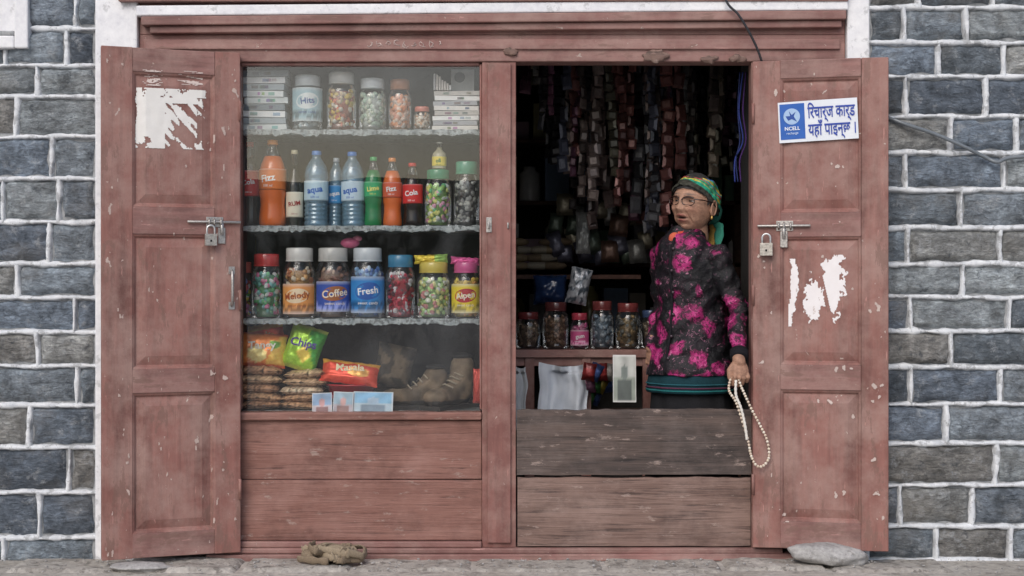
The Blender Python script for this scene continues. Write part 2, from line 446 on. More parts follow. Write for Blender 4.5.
zT=[3.46,3.31,3.16,3.01,2.86,2.71,2.56,2.43,2.315]
region(-1.66,1.424,zT,jt)
blocks.build('stone_blocks',(0,0,0),house); point.build('pointing',(0,0,0),house)
w=MB()
w.box(-3.8,-1.60,0.0,0.35,-0.02,3.46,M_mortar)
w.box(1.40,3.8,0.0,0.35,-0.02,3.46,M_mortar)
w.box(-1.598,1.398,0.0,0.35,2.30,3.46,M_mortar)
w.build('wall_core',(0,0,0),house)
rf=MB()
rf.box(-4.0,4.0,-0.35,3.4,3.46,3.6,M_white); rf.build('roof_slab',(0,0,0),house,0.01)
ws=MB()
ws.box(-1.66,-1.492,-0.030,0.05,0,2.30,M_white)
ws.box(1.334,1.424,-0.030,0.05,0,2.30,M_white)
Mr=Matrix.Translation((0,0,2.175))@Matrix.Rotation(math.radians(-0.5),4,'Y')
ws.box(-1.491,1.333,-0.052,0.05,0.004,0.046,M_white,M=Mr,jit=.001)
zb=P(0,50).z; xr=P(32,0).x
ws.box(xr-0.055,xr,-0.05,0.01,zb,3.2,M_white)
ws.box(-3.2,xr-0.056,-0.048,0.01,zb,zb+0.05,M_white)
ws.box(-3.2,xr-0.057,-0.044,0.012,zb+0.051,zb+0.07,M_mortar)
ws.build('white_trim',(0,0,0),house,0.006)
wn=MB()
wn.box(-3.2,xr-0.057,-0.034,0.0,zb+0.07,3.2,M_white)
wn.box(-3.1,xr-0.12,-0.040,-0.0345,zb+0.14,3.1,G_pane)
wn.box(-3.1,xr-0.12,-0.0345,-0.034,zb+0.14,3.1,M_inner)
wn.build('upper_window',(0,0,0),house)
fr=MB()
fr.box(-1.49,-1.097,0.0,0.08,0.05,1.992,M_frame)
fr.box(-0.12,0.016,0.0,0.09,0.05,1.992,M_frame)
fr.box(0.958,1.332,0.0,0.07,0.05,1.992,M_frame)
fr.box(-0.098,-0.004,-0.012,-0.0005,0.07,1.985,M_frame,jit=.001)
fr.box(-0.130,-0.121,0.012,0.07,0.60,1.985,M_frame)
fr.box(-1.096,-1.088,0.012,0.07,0.60,1.985,M_frame)
fr.build('door_posts',(0,0,0),house,0.003)
li=MB()
li.box(-1.49,1.332,-0.006,0.10,1.993,2.10,M_lint)
li.box(-1.47,1.31,-0.016,-0.0065,2.040,2.082,M_lint,jit=.0015)
li.box(-1.49,1.332,-0.003,0.10,2.1005,2.27,M_lint)
li.box(-1.44,1.31,-0.040,0.0,-0.062,-0.034,M_lint,M=Mr)
li.box(-1.47,1.325,-0.058,0.0,-0.033,0.002,M_lint,M=Mr)
li.box(-1.56,1.333,-0.060,0.05,2.236,2.31,M_lint,M=Matrix.Translation((0,0,-.012)))
li.box(-1.087,-0.131,0.012,0.06,1.980,1.9925,M_lint)
li.build('lintel',(0,0,0),house,0.005)
sl=MB()
sl.box(-1.22,1.12,-0.035,0.12,0.0,0.028,M_lint,jit=0.003)
sl.box(-1.16,1.08,-0.022,0.12,0.0285,0.05,M_lint)
sl.box(-1.096,-0.121,-0.012,0.06,0.0505,0.075,M_lint)
sl.box(-1.096,-0.121,-0.010,0.09,0.560,0.590,M_plank,jit=0.002)
sl.build('threshold',(0,0,0),house,0.005)
lp=MB()
lp.box(-1.096,-0.121,0.006,0.04,0.076,0.318,M_plank,jit=0.002)
lp.box(-1.096,-0.121,0.010,0.04,0.322,0.559,M_plank,jit=0.002)
lp.build('lower_panel',(0,0,0),house,0.004)
lq=MB()
def board(x0,x1,y0,y1,z0,z1,mat,am=.004,seed=0,slope=0):
    n=60;vs=[];fs=[]
    for i in range(n+1):
        x=x0+(x1-x0)*i/n
        t=z1+slope*(i/n-.5)+am*noise.noise(Vector((x*6,seed,0)))+am*.6*noise.noise(Vector((x*25,seed,3))); b=z0+slope*(i/n-.5)+am*.5*noise.noise(Vector((x*8,seed,9)))
        e=.003
        vs+=[(x,y0,b),(x,y0,t-e),(x,y0+e,t),(x,y1,t),(x,y1,b)]
    for i in range(n):
        for k in range(5): k2=(k+1)%5; fs.append((i*5+k,(i+1)*5+k,(i+1)*5+k2,i*5+k2))
    fs+=[(0,1,2,3,4),tuple(n*5+k for k in (4,3,2,1,0))]
    lq.add(vs,fs,mat)
board(0.022,0.954,-0.002,0.03,0.056,0.330,M_plankold,.006,2)
board(0.019,0.956,-0.010,0.025,0.342,0.602,M_plankdark,.006,3,.004)
lq.build('door_board_barrier',(0.5,0,0.3),None)
gl=MB(); gl.box(-1.087,-0.131,0.030,0.034,0.592,1.979,G_pane); gl.build('shop_window_glass',(0,0,0),house)
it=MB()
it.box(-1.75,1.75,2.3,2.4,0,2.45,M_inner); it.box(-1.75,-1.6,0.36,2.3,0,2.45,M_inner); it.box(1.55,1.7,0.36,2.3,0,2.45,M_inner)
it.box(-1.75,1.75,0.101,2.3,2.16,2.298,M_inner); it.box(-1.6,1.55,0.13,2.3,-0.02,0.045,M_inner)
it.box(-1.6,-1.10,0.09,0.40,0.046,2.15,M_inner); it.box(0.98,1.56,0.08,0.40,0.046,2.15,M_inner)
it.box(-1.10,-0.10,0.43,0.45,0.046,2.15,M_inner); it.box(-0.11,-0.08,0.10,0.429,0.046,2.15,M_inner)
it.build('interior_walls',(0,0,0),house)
shelfz=[1.729,1.339,0.962,0.589]
ds=MB()
for i,z in enumerate(shelfz):
    ds.box(-1.095,-0.115,0.085,0.425,z-0.018,z,M_shelf)
    n=160; vs=[];fs=[]
    for k in range(n+1):
        x=-1.085+0.955*k/n
        b=0.020+0.012*noise.noise(Vector((x*14,i*3,0)))+0.009*noise.noise(Vector((x*60,i,2)))
        y=0.078+0.006*noise.noise(Vector((x*20,i,5)))
        vs+=[(x,y,z+0.002+0.004*noise.noise(Vector((x*30,i,9)))),(x,y-0.003,z-b)]
    for k in range(n): fs.append((2*k,2*k+1,2*k+3,2*k+2))
    ds.add(vs,fs,M_shelf,(1,1,1),True)
ds.build('display_shelf',(-0.6,0.25,1.1))

# ---------------------------------------------------------------- shutters
t_=0.036
rings=[(0.0,-t_+0.001),(0.004,-t_+0.004),(0.009,-t_+0.006),(0.012,-t_+0.013),(0.016,-t_+0.014),(0.045,-t_+0.006),(0.050,-t_+0.0045)]
def depth(s):
    if s<0: return -t_
    for (a,ya),(b,yb) in zip(rings,rings[1:]):
        if s<=b: return ya+(yb-ya)*(s-a)/(b-a)
    return rings[-1][1]
def shutter(O,ang,w,z0,h,u0,u1,pans):
    m=MB()
    m.box(0,u0,-t_,0,0,h,M_paint,jit=0.0018); m.box(u1,w,-t_,0,0,h,M_paint,jit=0.0018)
    es=[0]+[v for p in pans for v in (p[0]-z0,p[1]-z0)]+[h]
    for k in range(0,len(es),2): m.box(u0,u1,-t_+0.001,0,es[k],es[k+1],M_lint)
    for a,b in pans:
        a-=z0;b-=z0; vs=[];fs=[]
        for s,y in rings:
            vs+=[(u0+s,y,a+s),(u1-s,y,a+s),(u1-s,y,b-s),(u0+s,y,b-s)]
        for r in range(len(rings)-1):
            for k in range(4):
                k2=(k+1)%4; fs.append((r*4+k,r*4+k2,(r+1)*4+k2,(r+1)*4+k))
        r=len(rings)-1; fs.append((r*4,r*4+1,r*4+2,r*4+3))
        m.add(vs,fs,M_paint); m.box(u0,u1,-0.012,-0.006,a,b,M_paint)
    M=Matrix.Translation((O[0],O[1],z0))@Matrix.Rotation(ang,4,'Z')
    ob=m.build('wooden_shutter',matrix=M,bevel=0.003)
    return ob,M
wl=0.531; z0l=0.04; hl=1.98
pansL=[(0.135,0.679),(0.773,1.297),(1.403,1.927)]
shL,ML=shutter((-1.590,-0.19),math.atan2(.18,.5),wl,z0l,hl,0.217*wl,0.812*wl,pansL)
wr=0.523; z0r=0.06; hr=1.928
pansR=[(0.167,0.686),(0.785,1.289),(1.385,1.915)]
shR,MR=shutter((0.962,-0.012),math.atan2(-.108,.511),wr,z0r,hr,0.207*wr,0.80*wr,pansR)
def LL(px,py): return ((px-100)/138*wl, CZ+(288-py)/254-z0l)
def LR(px,py): return ((px-752)/135*wr, CZ+(288-py)/253-z0r)
def drape(u,z,side):
    if side=='L': u0,u1,pn,zz=0.217*wl,0.812*wl,pansL,z0l
    else: u0,u1,pn,zz=0.207*wr,0.80*wr,pansR,z0r
    for a,b in pn:
        s=min(u-u0,u1-u,z-(a-zz),(b-zz)-z)
        if s>0: return depth(s)
    return -t_
def torn(name,conv,side,px0,px1,py0,py1,test,M,col):
    m=MB(); nx=int((px1-px0)*1.6); ny=int((py1-py0)*1.6); idx={}; vs=[];fs=[]
    def vid(i,j):
        if (i,j) not in idx:
            px=px0+(px1-px0)*i/nx; py=py0+(py1-py0)*j/ny
            u,z=conv(px,py); idx[(i,j)]=len(vs)
            jx=noise.noise(Vector((i*.9,j*.9,3)))*0.0012
            vs.append((u+jx,drape(u,z,side)-0.0022-0.0012*noise.noise(Vector((u*30,z*30,1))),z+jx))
        return idx[(i,j)]
    for j in range(ny):
        for i in range(nx):
            if test((i+.5)/nx,(j+.5)/ny): fs.append((vid(i,j),vid(i,j+1),vid(i+1,j+1),vid(i+1,j)))
    m.add(vs,fs,V_paper,col,True)
    m.build(name,matrix=M)
def t1(u,v):
    n=noise.noise(Vector((u*5,v*4,0)))+0.6*noise.noise(Vector((u*16,v*9,4)))+0.4*noise.noise(Vector((u*40,v*30,4)))
    if u<0.02+0.02*n or v<0.02 or u>0.98+0.06*n or v>0.98: return False
    streak=noise.noise(Vector(((u-v*0.7)*11,(v+u*.5)*2.2,7)))+0.3*n
    if u>0.42 and v>0.25 and streak>0.14-0.15*u: return False
    if v<0.16 and u>0.1 and n>0.35: return False
    if v>0.80 and n>0.25: return False
    if u>0.86 and n>-0.05 and v>0.15: return False
    return True
torn('torn_poster',LL,'L',132,204,89,151,t1,ML,(0.76,0.74,0.71))
def t2(u,v):
    n=0.5*noise.noise(Vector((u*4,v*5,10)))+0.4*noise.noise(Vector((u*11,v*12,4)))+0.25*noise.noise(Vector((u*30,v*30,4)))
    a=abs(u-0.06-0.05*math.sin(v*5))<0.055+0.08*n and 0.05<v<0.93
    b=((u-0.40)/0.16)**2+((v-0.58)/0.36)**2<0.75+1.4*n
    c=((u-0.76)/(0.26-0.15*v))**2+((v-0.42)/0.44)**2<0.8+1.5*n and not (abs(u-0.60-0.3*(v-.5))<0.035)
    return a or b or c
torn('torn_poster',LR,'R',788,848,255,332,t2,MR,(0.80,0.76,0.76))
def t3(u,v):
    n=noise.noise(Vector((u*3,v*6,20)))+0.5*noise.noise(Vector((u*14,v*20,4)))
    return n>0.28
torn('paint_splatter',LL,'L',140,200,72,88,t3,ML,(0.6,0.5,0.46))
torn('paint_splatter',LL,'L',104,128,60,556,lambda u,v:noise.noise(Vector((u*3,v*26,3)))+0.7*noise.noise(Vector((u*9,v*90,4)))>0.72,ML,(0.48,0.37,0.33))
torn('paint_splatter',LL,'L',206,236,60,550,lambda u,v:noise.noise(Vector((u*3,v*24,8)))+0.7*noise.noise(Vector((u*9,v*90,9)))>0.74,ML,(0.48,0.37,0.33))
torn('paint_splatter',LL,'L',140,204,160,540,lambda u,v:noise.noise(Vector((u*9,v*22,33)))+0.7*noise.noise(Vector((u*26,v*70,9)))>0.84,ML,(0.48,0.37,0.33))
torn('paint_splatter',LR,'R',756,884,64,540,lambda u,v:noise.noise(Vector((u*7,v*26,13)))+0.7*noise.noise(Vector((u*30,v*90,14)))>0.78,MR,(0.52,0.42,0.38))
# sign
sg=MB()
sw,shh=0.305,0.160
cu_,cz_=LR(817.5,121.5)
Msg=MR@Matrix.Translation((cu_,-t_-0.0045,cz_))@Matrix.Rotation(math.radians(-2.5),4,'Y')
def sy(x,z): return -0.003*math.cos(x*14)-0.0015*noise.noise(Vector((x*15,z*15,2)))
def sheet(m,x0,x1,z0,z1,off,col,n=16):
    vs=[];fs=[]
    for j in range(n+1):
        for i in range(n+1):
            x=x0+(x1-x0)*i/n; z=z0+(z1-z0)*j/n; vs.append((x,sy(x,z)-off,z))
    for j in range(n):
        for i in range(n): a=j*(n+1)+i; fs.append((a,a+1,a+n+2,a+n+1))
    m.add(vs,fs,V_paper,col,True)
def flattext(m,s,size,x,z,col,off,bold=0.0,rot=0,mat=V_paper,yf=None,fit=None):
    vs,fs=text(s,size,bold); o=[]
    if fit:
        x0=min(v[0] for v in vs);x1=max(v[0] for v in vs); k=fit/(x1-x0); mid=(x0+x1)/2
        vs=[((v[0]-mid)*k,v[1],0) for v in vs]
    for a,b,_ in vs:
        a,b=a*math.cos(rot)-b*math.sin(rot),a*math.sin(rot)+b*math.cos(rot)
        o.append((x+a,(yf or sy)(x+a,z+b)-off,z+b))
    m.add(o,fs,mat,col)
sheet(sg,-sw/2,sw/2,-shh/2,shh/2,0,(0.72,0.75,0.80))
sheet(sg,-sw/2+0.006,-sw/2+0.102,-shh/2+0.012,shh/2-0.008,0.001,(0.01,0.10,0.42))
vs=[(-sw/2+0.052,sy(-.1,0)-0.0022,0.022)]
for i in range(25):
    a=2*math.pi*i/24; vs.append((-sw/2+0.052+0.032*math.cos(a),sy(-.1,0)-0.0022,0.022+0.032*math.sin(a)))
sg.add(vs,[(0,i+1,i+2) for i in range(24)],V_paper,(0.35,0.5,0.72))
vs=[(x-sw/2+0.052,sy(-.1,0)-0.003,z+0.02) for x,z in ((-.014,-.014),(0.0,-.008),(.02,-.02),(.008,.002),(.016,.02),(0,.008),(-.01,.024),(-.006,.004),(-.024,.004))]
sg.add(vs,[tuple(range(9))],V_paper,(0.01,0.06,0.3))
flattext(sg,'NCELL',0.020,-sw/2+0.052,-0.026,(0.8,0.85,0.9),0.003,0.0004)
flattext(sg,'recharge',0.013,-sw/2+0.052,-0.044,(0.7,0.8,0.9),0.003)
blue=(0.02,0.055,0.34)
flattext(sg,'\u093f\u0930\u091a\u093e\u0930\u094d\u091c \u0915\u093e\u0930\u094d\u0921',0.066,0.052,0.031,blue,0.0026,0.0011,fit=.182)
flattext(sg,'\u092f\u0939\u093e\u0901 \u092a\u093e\u0907\u0928\u094d\u091b \u0964',0.066,0.052,-0.037,blue,0.0026,0.0011,fit=.182)
sg.build('recharge_card_sign',matrix=Msg)
# hardware
st=(0.42,0.40,0.38)
def bolt(conv,pxa,pxb,py,M,drop):
    m=MB(); ua,z=conv(pxa,py); ub,_=conv(pxb,py); y=-t_-0.010
    m.tube([(ua,y,z),(ub,y,z)],0.0055,V_metal,st,10)
    um=(ua+ub)/2
    m.box(um-0.030,um+0.036,-t_-0.003,-t_+0.001,z-0.020,z+0.020,V_metal,st)
    for k in (-0.02,0.0,0.026): m.tube([(um+k,-t_,z-0.013),(um+k,y-0.009,z-0.006),(um+k,y-0.009,z+0.006),(um+k,-t_,z+0.013)],0.0045,V_metal,st,8,flat=1)
    m.tube([(um+drop,y,z),(um+drop,y-0.008,z-0.02),(um+drop,y-0.003,z-0.05)],0.007,V_metal,st,8,flat=.5)
    m.box(um+drop-.014,um+drop+.014,-t_-0.006,-t_-.001,z-0.085,z-0.022,V_metal,st)
    m.build('door_bolt',matrix=M,bevel=.0015)
def padlock(u,z,M,s=1.0,col=(0.45,0.42,0.38)):
    m=MB(); y=-t_-0.024
    m.box(-0.017*s,0.017*s,-0.008*s,0.008*s,-0.040*s,-0.006*s,V_metal,col)
    m.tube([(-0.011*s,0,-0.008*s)]+[(0.011*s*math.cos(a),0,0.008*s+0.011*s*math.sin(a)) for a in [math.pi-math.pi*k/8 for k in range(9)]]+[(0.011*s,0,-0.008*s)],0.003*s,V_metal,(0.6,0.6,0.6),8)
    m.ell((0,-0.008*s,-0.026*s),(0.004,0.002,0.005),V_metal,(0.03,0.03,0.03))
    m.build('padlock',matrix=M@Matrix.Translation((u,y,z)),bevel=0.003)
bolt(LL,184,238,222,ML,0.030)
u,z=LL(207,232); padlock(u,z,ML,1.35)
bolt(LR,757,810,226,MR,0.0)
u,z=LR(766,241); padlock(u,z,MR,1.45)
hm=MB(); u,z=LL(229,288)
hm.tube([(u,-t_,z+0.07),(u,-t_-0.02,z+0.062),(u,-t_-0.024,z+0.03),(u,-t_-0.024,z-0.03),(u,-t_-0.02,z-0.062),(u,-t_,z-0.07)],0.006,V_metal,st,8)
hm.box(u-.012,u+.012,-t_-0.003,-t_,z+.055,z+.085,V_metal,st); hm.box(u-.012,u+.012,-t_-0.003,-t_,z-.085,z-.055,V_metal,st)
hm.build('door_handle',matrix=ML)
hp=MB()
for px in (489,508):
    c=P(px,225); yy=-0.0125 if px==489 else -0.0005
    hp.box(c.x-0.011,c.x+0.011,yy-0.004,yy,c.z-0.03,c.z+0.03,V_metal,st)
    hp.tube([(c.x,yy,c.z+0.008),(c.x,yy-0.018,c.z+0.006),(c.x,yy-0.018,c.z-0.012),(c.x,yy,c.z-0.014)],0.004,V_metal,st)
hp.build('hasp_staple',P(497,225),None,0.0015)
hg=MB()
for M,u,zs in ((ML,wl-0.002,(0.25,1.0,1.75)),(MR,0.002,(0.25,1.0,1.72))):
    for z in zs:
        hg.tube([M@Vector((u,-t_-0.004,z-0.04)),M@Vector((u,-t_-0.004,z+0.04))],0.006,M_paint,st,8)
hg.build('shutter_hinge',(0,0,1))
ck=MB()
for k in range(9):
    c=P(371+k*8.6,44+U(-1.5,1.5))
    for s_ in range(2):
        a0=U(0,6); rr=U(.006,.012); n=5
        pts=[(c.x+U(-.004,.004)+rr*math.cos(a0+i*U(.6,1.2)),-0.0178,c.z+U(-.004,.004)+rr*1.1*math.sin(a0+i*U(.6,1.2))) for i in range(n)]
        ck.tube(pts,0.0012,V_paper,(0.62,0.50,0.46),5,flat=.6)
ck.build('chalk_writing',P(405,43))
for px,py,sz in ((512,52,0.030),(655,57,0.045),(709,60,0.03),(737,59,0.028)):
    m=MB(); c=P(px,py)
    m.ell((0,0,0),(sz,0.010,sz*0.55),M_plankold,(0.3,0.25,0.2),18,12)
    for i,v in enumerate(m.v): m.v[i]=v*(1+0.6*noise.noise(v*60+Vector((px,0,0))))
    m.build('mud_nest',matrix=Matrix.Translation((c.x,-0.012,c.z)))
cb=MB(); pts=catmull([P(886,117,-.02),P(905,124,-.05),P(935,134,-.045),P(965,147,-.05),P(985,157,-.04),P(997,162,-.05),P(1008,158,-.045),P(1030,156,-.05),P(1100,150,-.05),P(1300,146,-.05)])
cb.tube(pts,0.008,V_gloss,(0.16,0.18,0.2)); cb.build('electric_cable',P(990,160,-.04))
cb=MB(); pts=catmull([P(715,-40,-.08),P(726,0,-.08),P(738,14,-.08),P(748,30,-.07),P(757,48,-.05),P(762,62,-.03)]); cb.tube(pts,0.005,V_gloss,(0.03,0.03,0.035)); cb.build('electric_cable',P(740,20,-.08))

# ---------------------------------------------------------------- goods
def candies(m,r,z0,z1,pal,size=0.011,n=110,long=1.0):
    for _ in range(n):
        a=U(math.pi*.95,2.05*math.pi); rr=(r-size*0.9)*math.sqrt(U(0.5,1)); z=U(z0+size,z1-size*0.3)
        Rm=Matrix.Rotation(U(0,3),3,'X')@Matrix.Rotation(U(0,3),3,'Z')
        c=random.choice(pal); k=U(0.85,1.3); c=tuple(min(.9,x*k) for x in c)
        m.ell((rr*math.cos(a),rr*math.sin(a),z),(size*U(.8,1.1),size*U(.55,.8),size*long*U(.8,1.1)),V_candy,c,7,5,Rm=Rm)
    m.lathe([(r*0.72,z0),(r*0.72,z1-size)],V_matte,tuple(x*0.5 for x in pal[0]),12)
def jar(px0,px1,pyt,sz,lid,pal,label=None,txt=None,tcol=(0.8,0.8,0.8),fill=0.85,d=0.16,name='candy_jar',size=0.012,lab=(0.12,0.62),n=110,oval=None,txt2=None,lidh=0.15):
    k=(D+d)/D; x=((px0+px1)/2-512)/250*k; r=(px1-px0)/2/250*k*0.99
    top=CZ+(288-pyt)/250*k; h=top-sz
    m=MB(); bh=h*(1-lidh)
    prof=[(r*0.90,0.0),(r*0.98,0.006),(r,0.014),(r,bh*0.10),(r*0.975,bh*0.12),(r*0.975,bh*0.14),(r,bh*0.16),(r,bh*0.74),(r*0.97,bh*0.82),(r*0.86,bh*0.90),(r*0.74,bh*0.95),(r*0.74,bh)]
    m.lathe(prof,G_jar,(1,1,1),28)
    m.lathe([(r*0.80,bh*0.955),(r*0.82,bh*0.96)]+[(r*0.82,h-0.004),(r*0.77,h),(r*0.70,h-0.002),(0,h-0.002)],V_gloss,lid,28)
    m.lathe([(r*0.84,bh*0.95),(r*0.84,bh*0.972)],V_gloss,lid,28)
    candies(m,r*0.95,0.008,bh*fill,pal,size,int(n*.75))
    if label:
        a,b=lab; l0=bh*a;l1=bh*b
        nb=24; vs=[];fs=[];cols=[]
        for j in range(9):
            for i in range(nb+1):
                an=-1.25+2.5*i/nb; v=j/8
                vs.append(((r+0.001)*math.sin(an),-(r+0.001)*math.cos(an),l0+(l1-l0)*v))
                c=label
                if j in (0,8): c=tuple(min(1,x*0.4+0.4) for x in label)
                elif j in (1,2) and noise.noise(Vector((i*.5,j*.9,px0)))>-.05: c=tuple(x*0.4 for x in label) if sum(label)>0.8 else tuple(min(.85,x*1.6+0.25) for x in label)
                cols.append(c)
        for j in range(8):
            for i in range(nb): q=j*(nb+1)+i; fs.append((q,q+1,q+nb+2,q+nb+1))
        m.add(vs,fs,V_paper,cols,True)
        if oval: wrapoval(m,r+.001,l0+(l1-l0)*.60,r*.78,(l1-l0)*.24,oval,rot=.12)
        if txt:
            wraptext(m,txt,r*0.56,r+0.0014,l0+(l1-l0)*0.60,tcol,rot=0.12,bold=0.0006)
            wraptext(m,txt2 or 'sweet candy',r*0.24,r+0.001,l0+(l1-l0)*0.27,tcol)
    return m.build(name,matrix=Matrix.Translation((x,d,sz))@Matrix.Rotation(U(-.25,.25),4,'Z'))
def bottle(px0,px1,pyt,sz,kind,liquid,cap,label,txt,tcol=(.8,.8,.8),d=0.16,name='soda_bottle',lab=(0.34,0.60),rot=0.0):
    k=(D+d)/D; x=((px0+px1)/2-512)/250*k; r=(px1-px0)/2/250*k*0.99
    h=CZ+(288-pyt)/250*k-sz; m=MB()
    if kind=='soda': pr=[(0.72,0),(0.9,.01),(1,.035),(1,.10),(0.95,.16),(0.90,.26),(0.93,.33),(1,.36),(1,.60),(0.97,.64),(0.86,.72),(0.62,.81),(0.40,.88),(0.33,.91),(0.33,.95),(0.36,.955),(0.33,.96)]
    elif kind=='water':
        pr=[(0.85,0),(0.97,.01),(1,.03)]
        for q in range(5): z=.06+q*.055; pr+=[(1,z),(0.93,z+.014),(0.93,z+.026),(1,z+.04)]
        pr+=[(1,.36),(1,.60),(0.94,.62),(1,.65),(0.98,.70),(0.85,.79),(0.55,.87),(0.38,.91),(0.38,.955)]
    else: pr=[(0.9,0),(1,.01),(1,.03),(1,.52),(0.93,.58),(0.6,.66),(0.42,.72),(0.38,.80),(0.36,.93),(0.40,.935),(0.38,.955)]
    prof=[(a*r,b*h) for a,b in pr]
    if kind=='water':
        m.lathe(prof,G_water,(1,1,1),28)
        m.lathe([(a*.9,b+.001) for a,b in prof if b<h*.8],G_water,(1,1,1),20)
    else:
        fl=0.86
        m.lathe([(a,b) for a,b in prof if b<h*fl],V_gloss,liquid,28)
        m.lathe([(a,b) for a,b in prof if b>=h*(fl-.06)],G_jar,(1,1,1),28)
    cr=0.40*r if kind!='liquor' else 0.42*r
    m.lathe([(cr,h*.945),(cr*1.05,h*.95),(cr,h*.995),(cr*.9,h),(0,h)],V_gloss,cap,16)
    a,b=lab
    if label:
        m.lathe([(r*1.0+.0012,h*a,tuple(x*.6 for x in label)),(r+.0012,h*(a+.02),label),(r+.0012,h*(b-.02),label),(r+.0012,h*b,tuple(min(1,x*.7+.2) for x in label))],V_paper,label,28)
        yw=U(-.3,.3)
        wraptext(m,txt,r*0.72,r+.0015,h*((a+b)/2+.01),tcol,rot=0.15 if not rot else rot,bold=0.0008,yaw=yw)
        wraptext(m,'500 ml',r*0.26,r+.0015,h*(a+.045),tcol,yaw=yw)
    m.build(name,matrix=Matrix.Translation((x,d,sz))@Matrix.Rotation(U(-.02,.02),4,'Y'))
S1,S2,S3,S4=shelfz
multi=[(0.75,0.1,0.1),(0.8,0.6,0.1),(0.15,0.5,0.15),(0.15,0.25,0.65),(0.75,0.3,0.5),(0.85,0.8,0.75)]
pale=[(0.62,0.66,0.66),(0.5,0.58,0.6),(0.7,0.72,0.7)]
def stack(px0,px1,py0,n,cols,name,d=0.16,sz=S1,depthb=0.12,jit=0.008,mat=V_paper):
    k=(D+d)/D; x0=(px0-512)/250*k; x1=(px1-512)/250*k; top=CZ+(288-py0)/250*k
    h=(top-sz)/n; m=MB(); z=0
    for i in range(n):
        a=U(-jit,jit); c=cols[i%len(cols)]; th=h*0.9; xm=(x0+x1)/2; 
        Mi=Matrix.Translation((xm,d,sz+z+.0005))@Matrix.Rotation(U(-.06,.06),4,'Z')@Matrix.Rotation(U(-.02,.02),4,'Y')
        hw=(x1-x0)/2-U(0,.01)
        m.box(-hw+a,hw+a,-depthb/2,depthb/2,0,th,mat,c,M=Mi)
        for q in range(3): 
            s=U(-.7,.5)*hw; m.box(s+a,s+a+hw*U(.1,.35),-depthb/2-0.001,-depthb/2-0.0002,th*.25,th*.75,mat,tuple(v*U(.3,.7) for v in c),M=Mi)
        z+=h
    m.build(name,((x0+x1)/2,d,sz),None,0.002)
stack(243,289,72,9,[(0.60,0.64,0.64),(0.30,0.35,0.38),(0.70,0.72,0.72),(0.16,0.2,0.23),(.5,.55,.55)],'blister_pack_stack')
jar(292,323,76,S1,(0.60,0.65,0.67),pale,(0.34,0.50,0.55),'Hits',(0.05,0.1,0.3),n=100,lab=(.2,.9),oval=(.65,.7,.7))
jar(326,357,73,S1,(0.62,0.62,0.6),[(0.65,0.18,0.1),(0.7,0.55,0.35),(0.35,0.15,0.1),(0.8,0.75,0.65),(.7,.5,.1)],n=130)
jar(358,387,79,S1,(0.65,0.7,0.72),[(0.72,0.74,0.68),(0.66,0.68,0.55),(0.4,0.5,0.4)],n=130)
jar(388,412,80,S1,(0.40,0.16,0.07),[(0.8,0.32,0.14),(0.85,0.45,0.32),(0.75,0.6,0.5)],n=120,size=0.013)
jar(413,431,107,S1,(0.6,0.2,0.15),[(0.6,0.35,0.2),(0.75,0.65,0.55)],n=60,size=0.009)
stack(433,481,93,8,[(0.68,0.66,0.62),(0.35,0.36,0.38),(0.74,0.74,0.72),(0.45,0.43,0.4)],'paper_box_stack',depthb=0.14)
m=MB()
for i in range(7):
    x=P(434+i*2.6,0,.16).x
    m.box(x,x+.008,.12,.20,S1+.168,S1+.168+U(.0,.04)+.05-.008*i,V_paper,random.choice([(0.7,.7,.68),(.5,.5,.5),(.65,.6,.55)]))
m.build('notebook_row',P(445,80,.16),None,.001)
m=MB(); c=P(462,80,.20)
m.box(c.x-.045,c.x+.05,.205,.21,S1+.15,c.z+.045,V_paper,(0.62,0.64,0.64))
vs=[(c.x-.01+.022*math.cos(a),.203,c.z+.012+.022*math.sin(a)) for a in [k*math.pi/8 for k in range(16)]]
m.add(vs,[tuple(range(16))],V_paper,(.1,.1,.12)); m.build('picture_card',c)
red=(0.60,0.02,0.02); ck_=(0.010,0.004,0.003)
bottle(241,260,142,S2,'soda',ck_,red,red,'Cola',(.85,.85,.85),name='cola_bottle',lab=(.36,.66),d=.20)
bottle(259,286,140,S2,'soda',(0.62,0.13,0.02),(0.75,0.25,0.03),(0.66,0.17,0.03),'Fizz',(.85,.85,.85),name='orange_soda_bottle',lab=(.42,.66),d=.15)
bottle(286,303,150,S2,'liquor',(0.010,0.012,0.008),(0.5,0.45,0.3),(0.72,0.68,0.55),'RUM',(0.3,.02,.02),name='liquor_bottle',lab=(.12,.45))
bottle(304,328,151,S2,'water',None,(0.1,0.25,0.6),(0.50,0.68,0.78),'aqua',(0.02,.12,.5),name='water_bottle')
bottle(327,343,158,S2,'water',None,(0.55,0.6,0.65),(0.05,0.28,0.60),'aqua',name='water_bottle',d=0.22)
bottle(342,365,152,S2,'water',None,(0.05,0.2,0.6),(0.55,0.70,0.80),'aqua',(0.02,.12,.5),name='water_bottle')
bottle(364,382,157,S2,'soda',(0.01,0.20,0.06),(0.05,0.40,0.12),(0.03,0.38,0.14),'Lime',(.8,.8,.2),name='lime_soda_bottle',lab=(.42,.64))
bottle(383,402,158,S2,'soda',(0.65,0.13,0.02),(0.7,0.22,0.03),(0.62,0.10,0.04),'Fizz',name='orange_soda_bottle',lab=(.42,.64))
bottle(403,423,163,S2,'soda',ck_,red,red,'Cola',(.85,.85,.85),name='cola_bottle',lab=(.36,.66))
jar(424,452,170,S2,(0.03,0.24,0.13),[(0.35,0.6,0.15),(0.85,0.8,0.25),(0.75,0.35,0.5),(0.15,0.5,0.25),(.8,.8,.75)],n=130,lidh=.12)
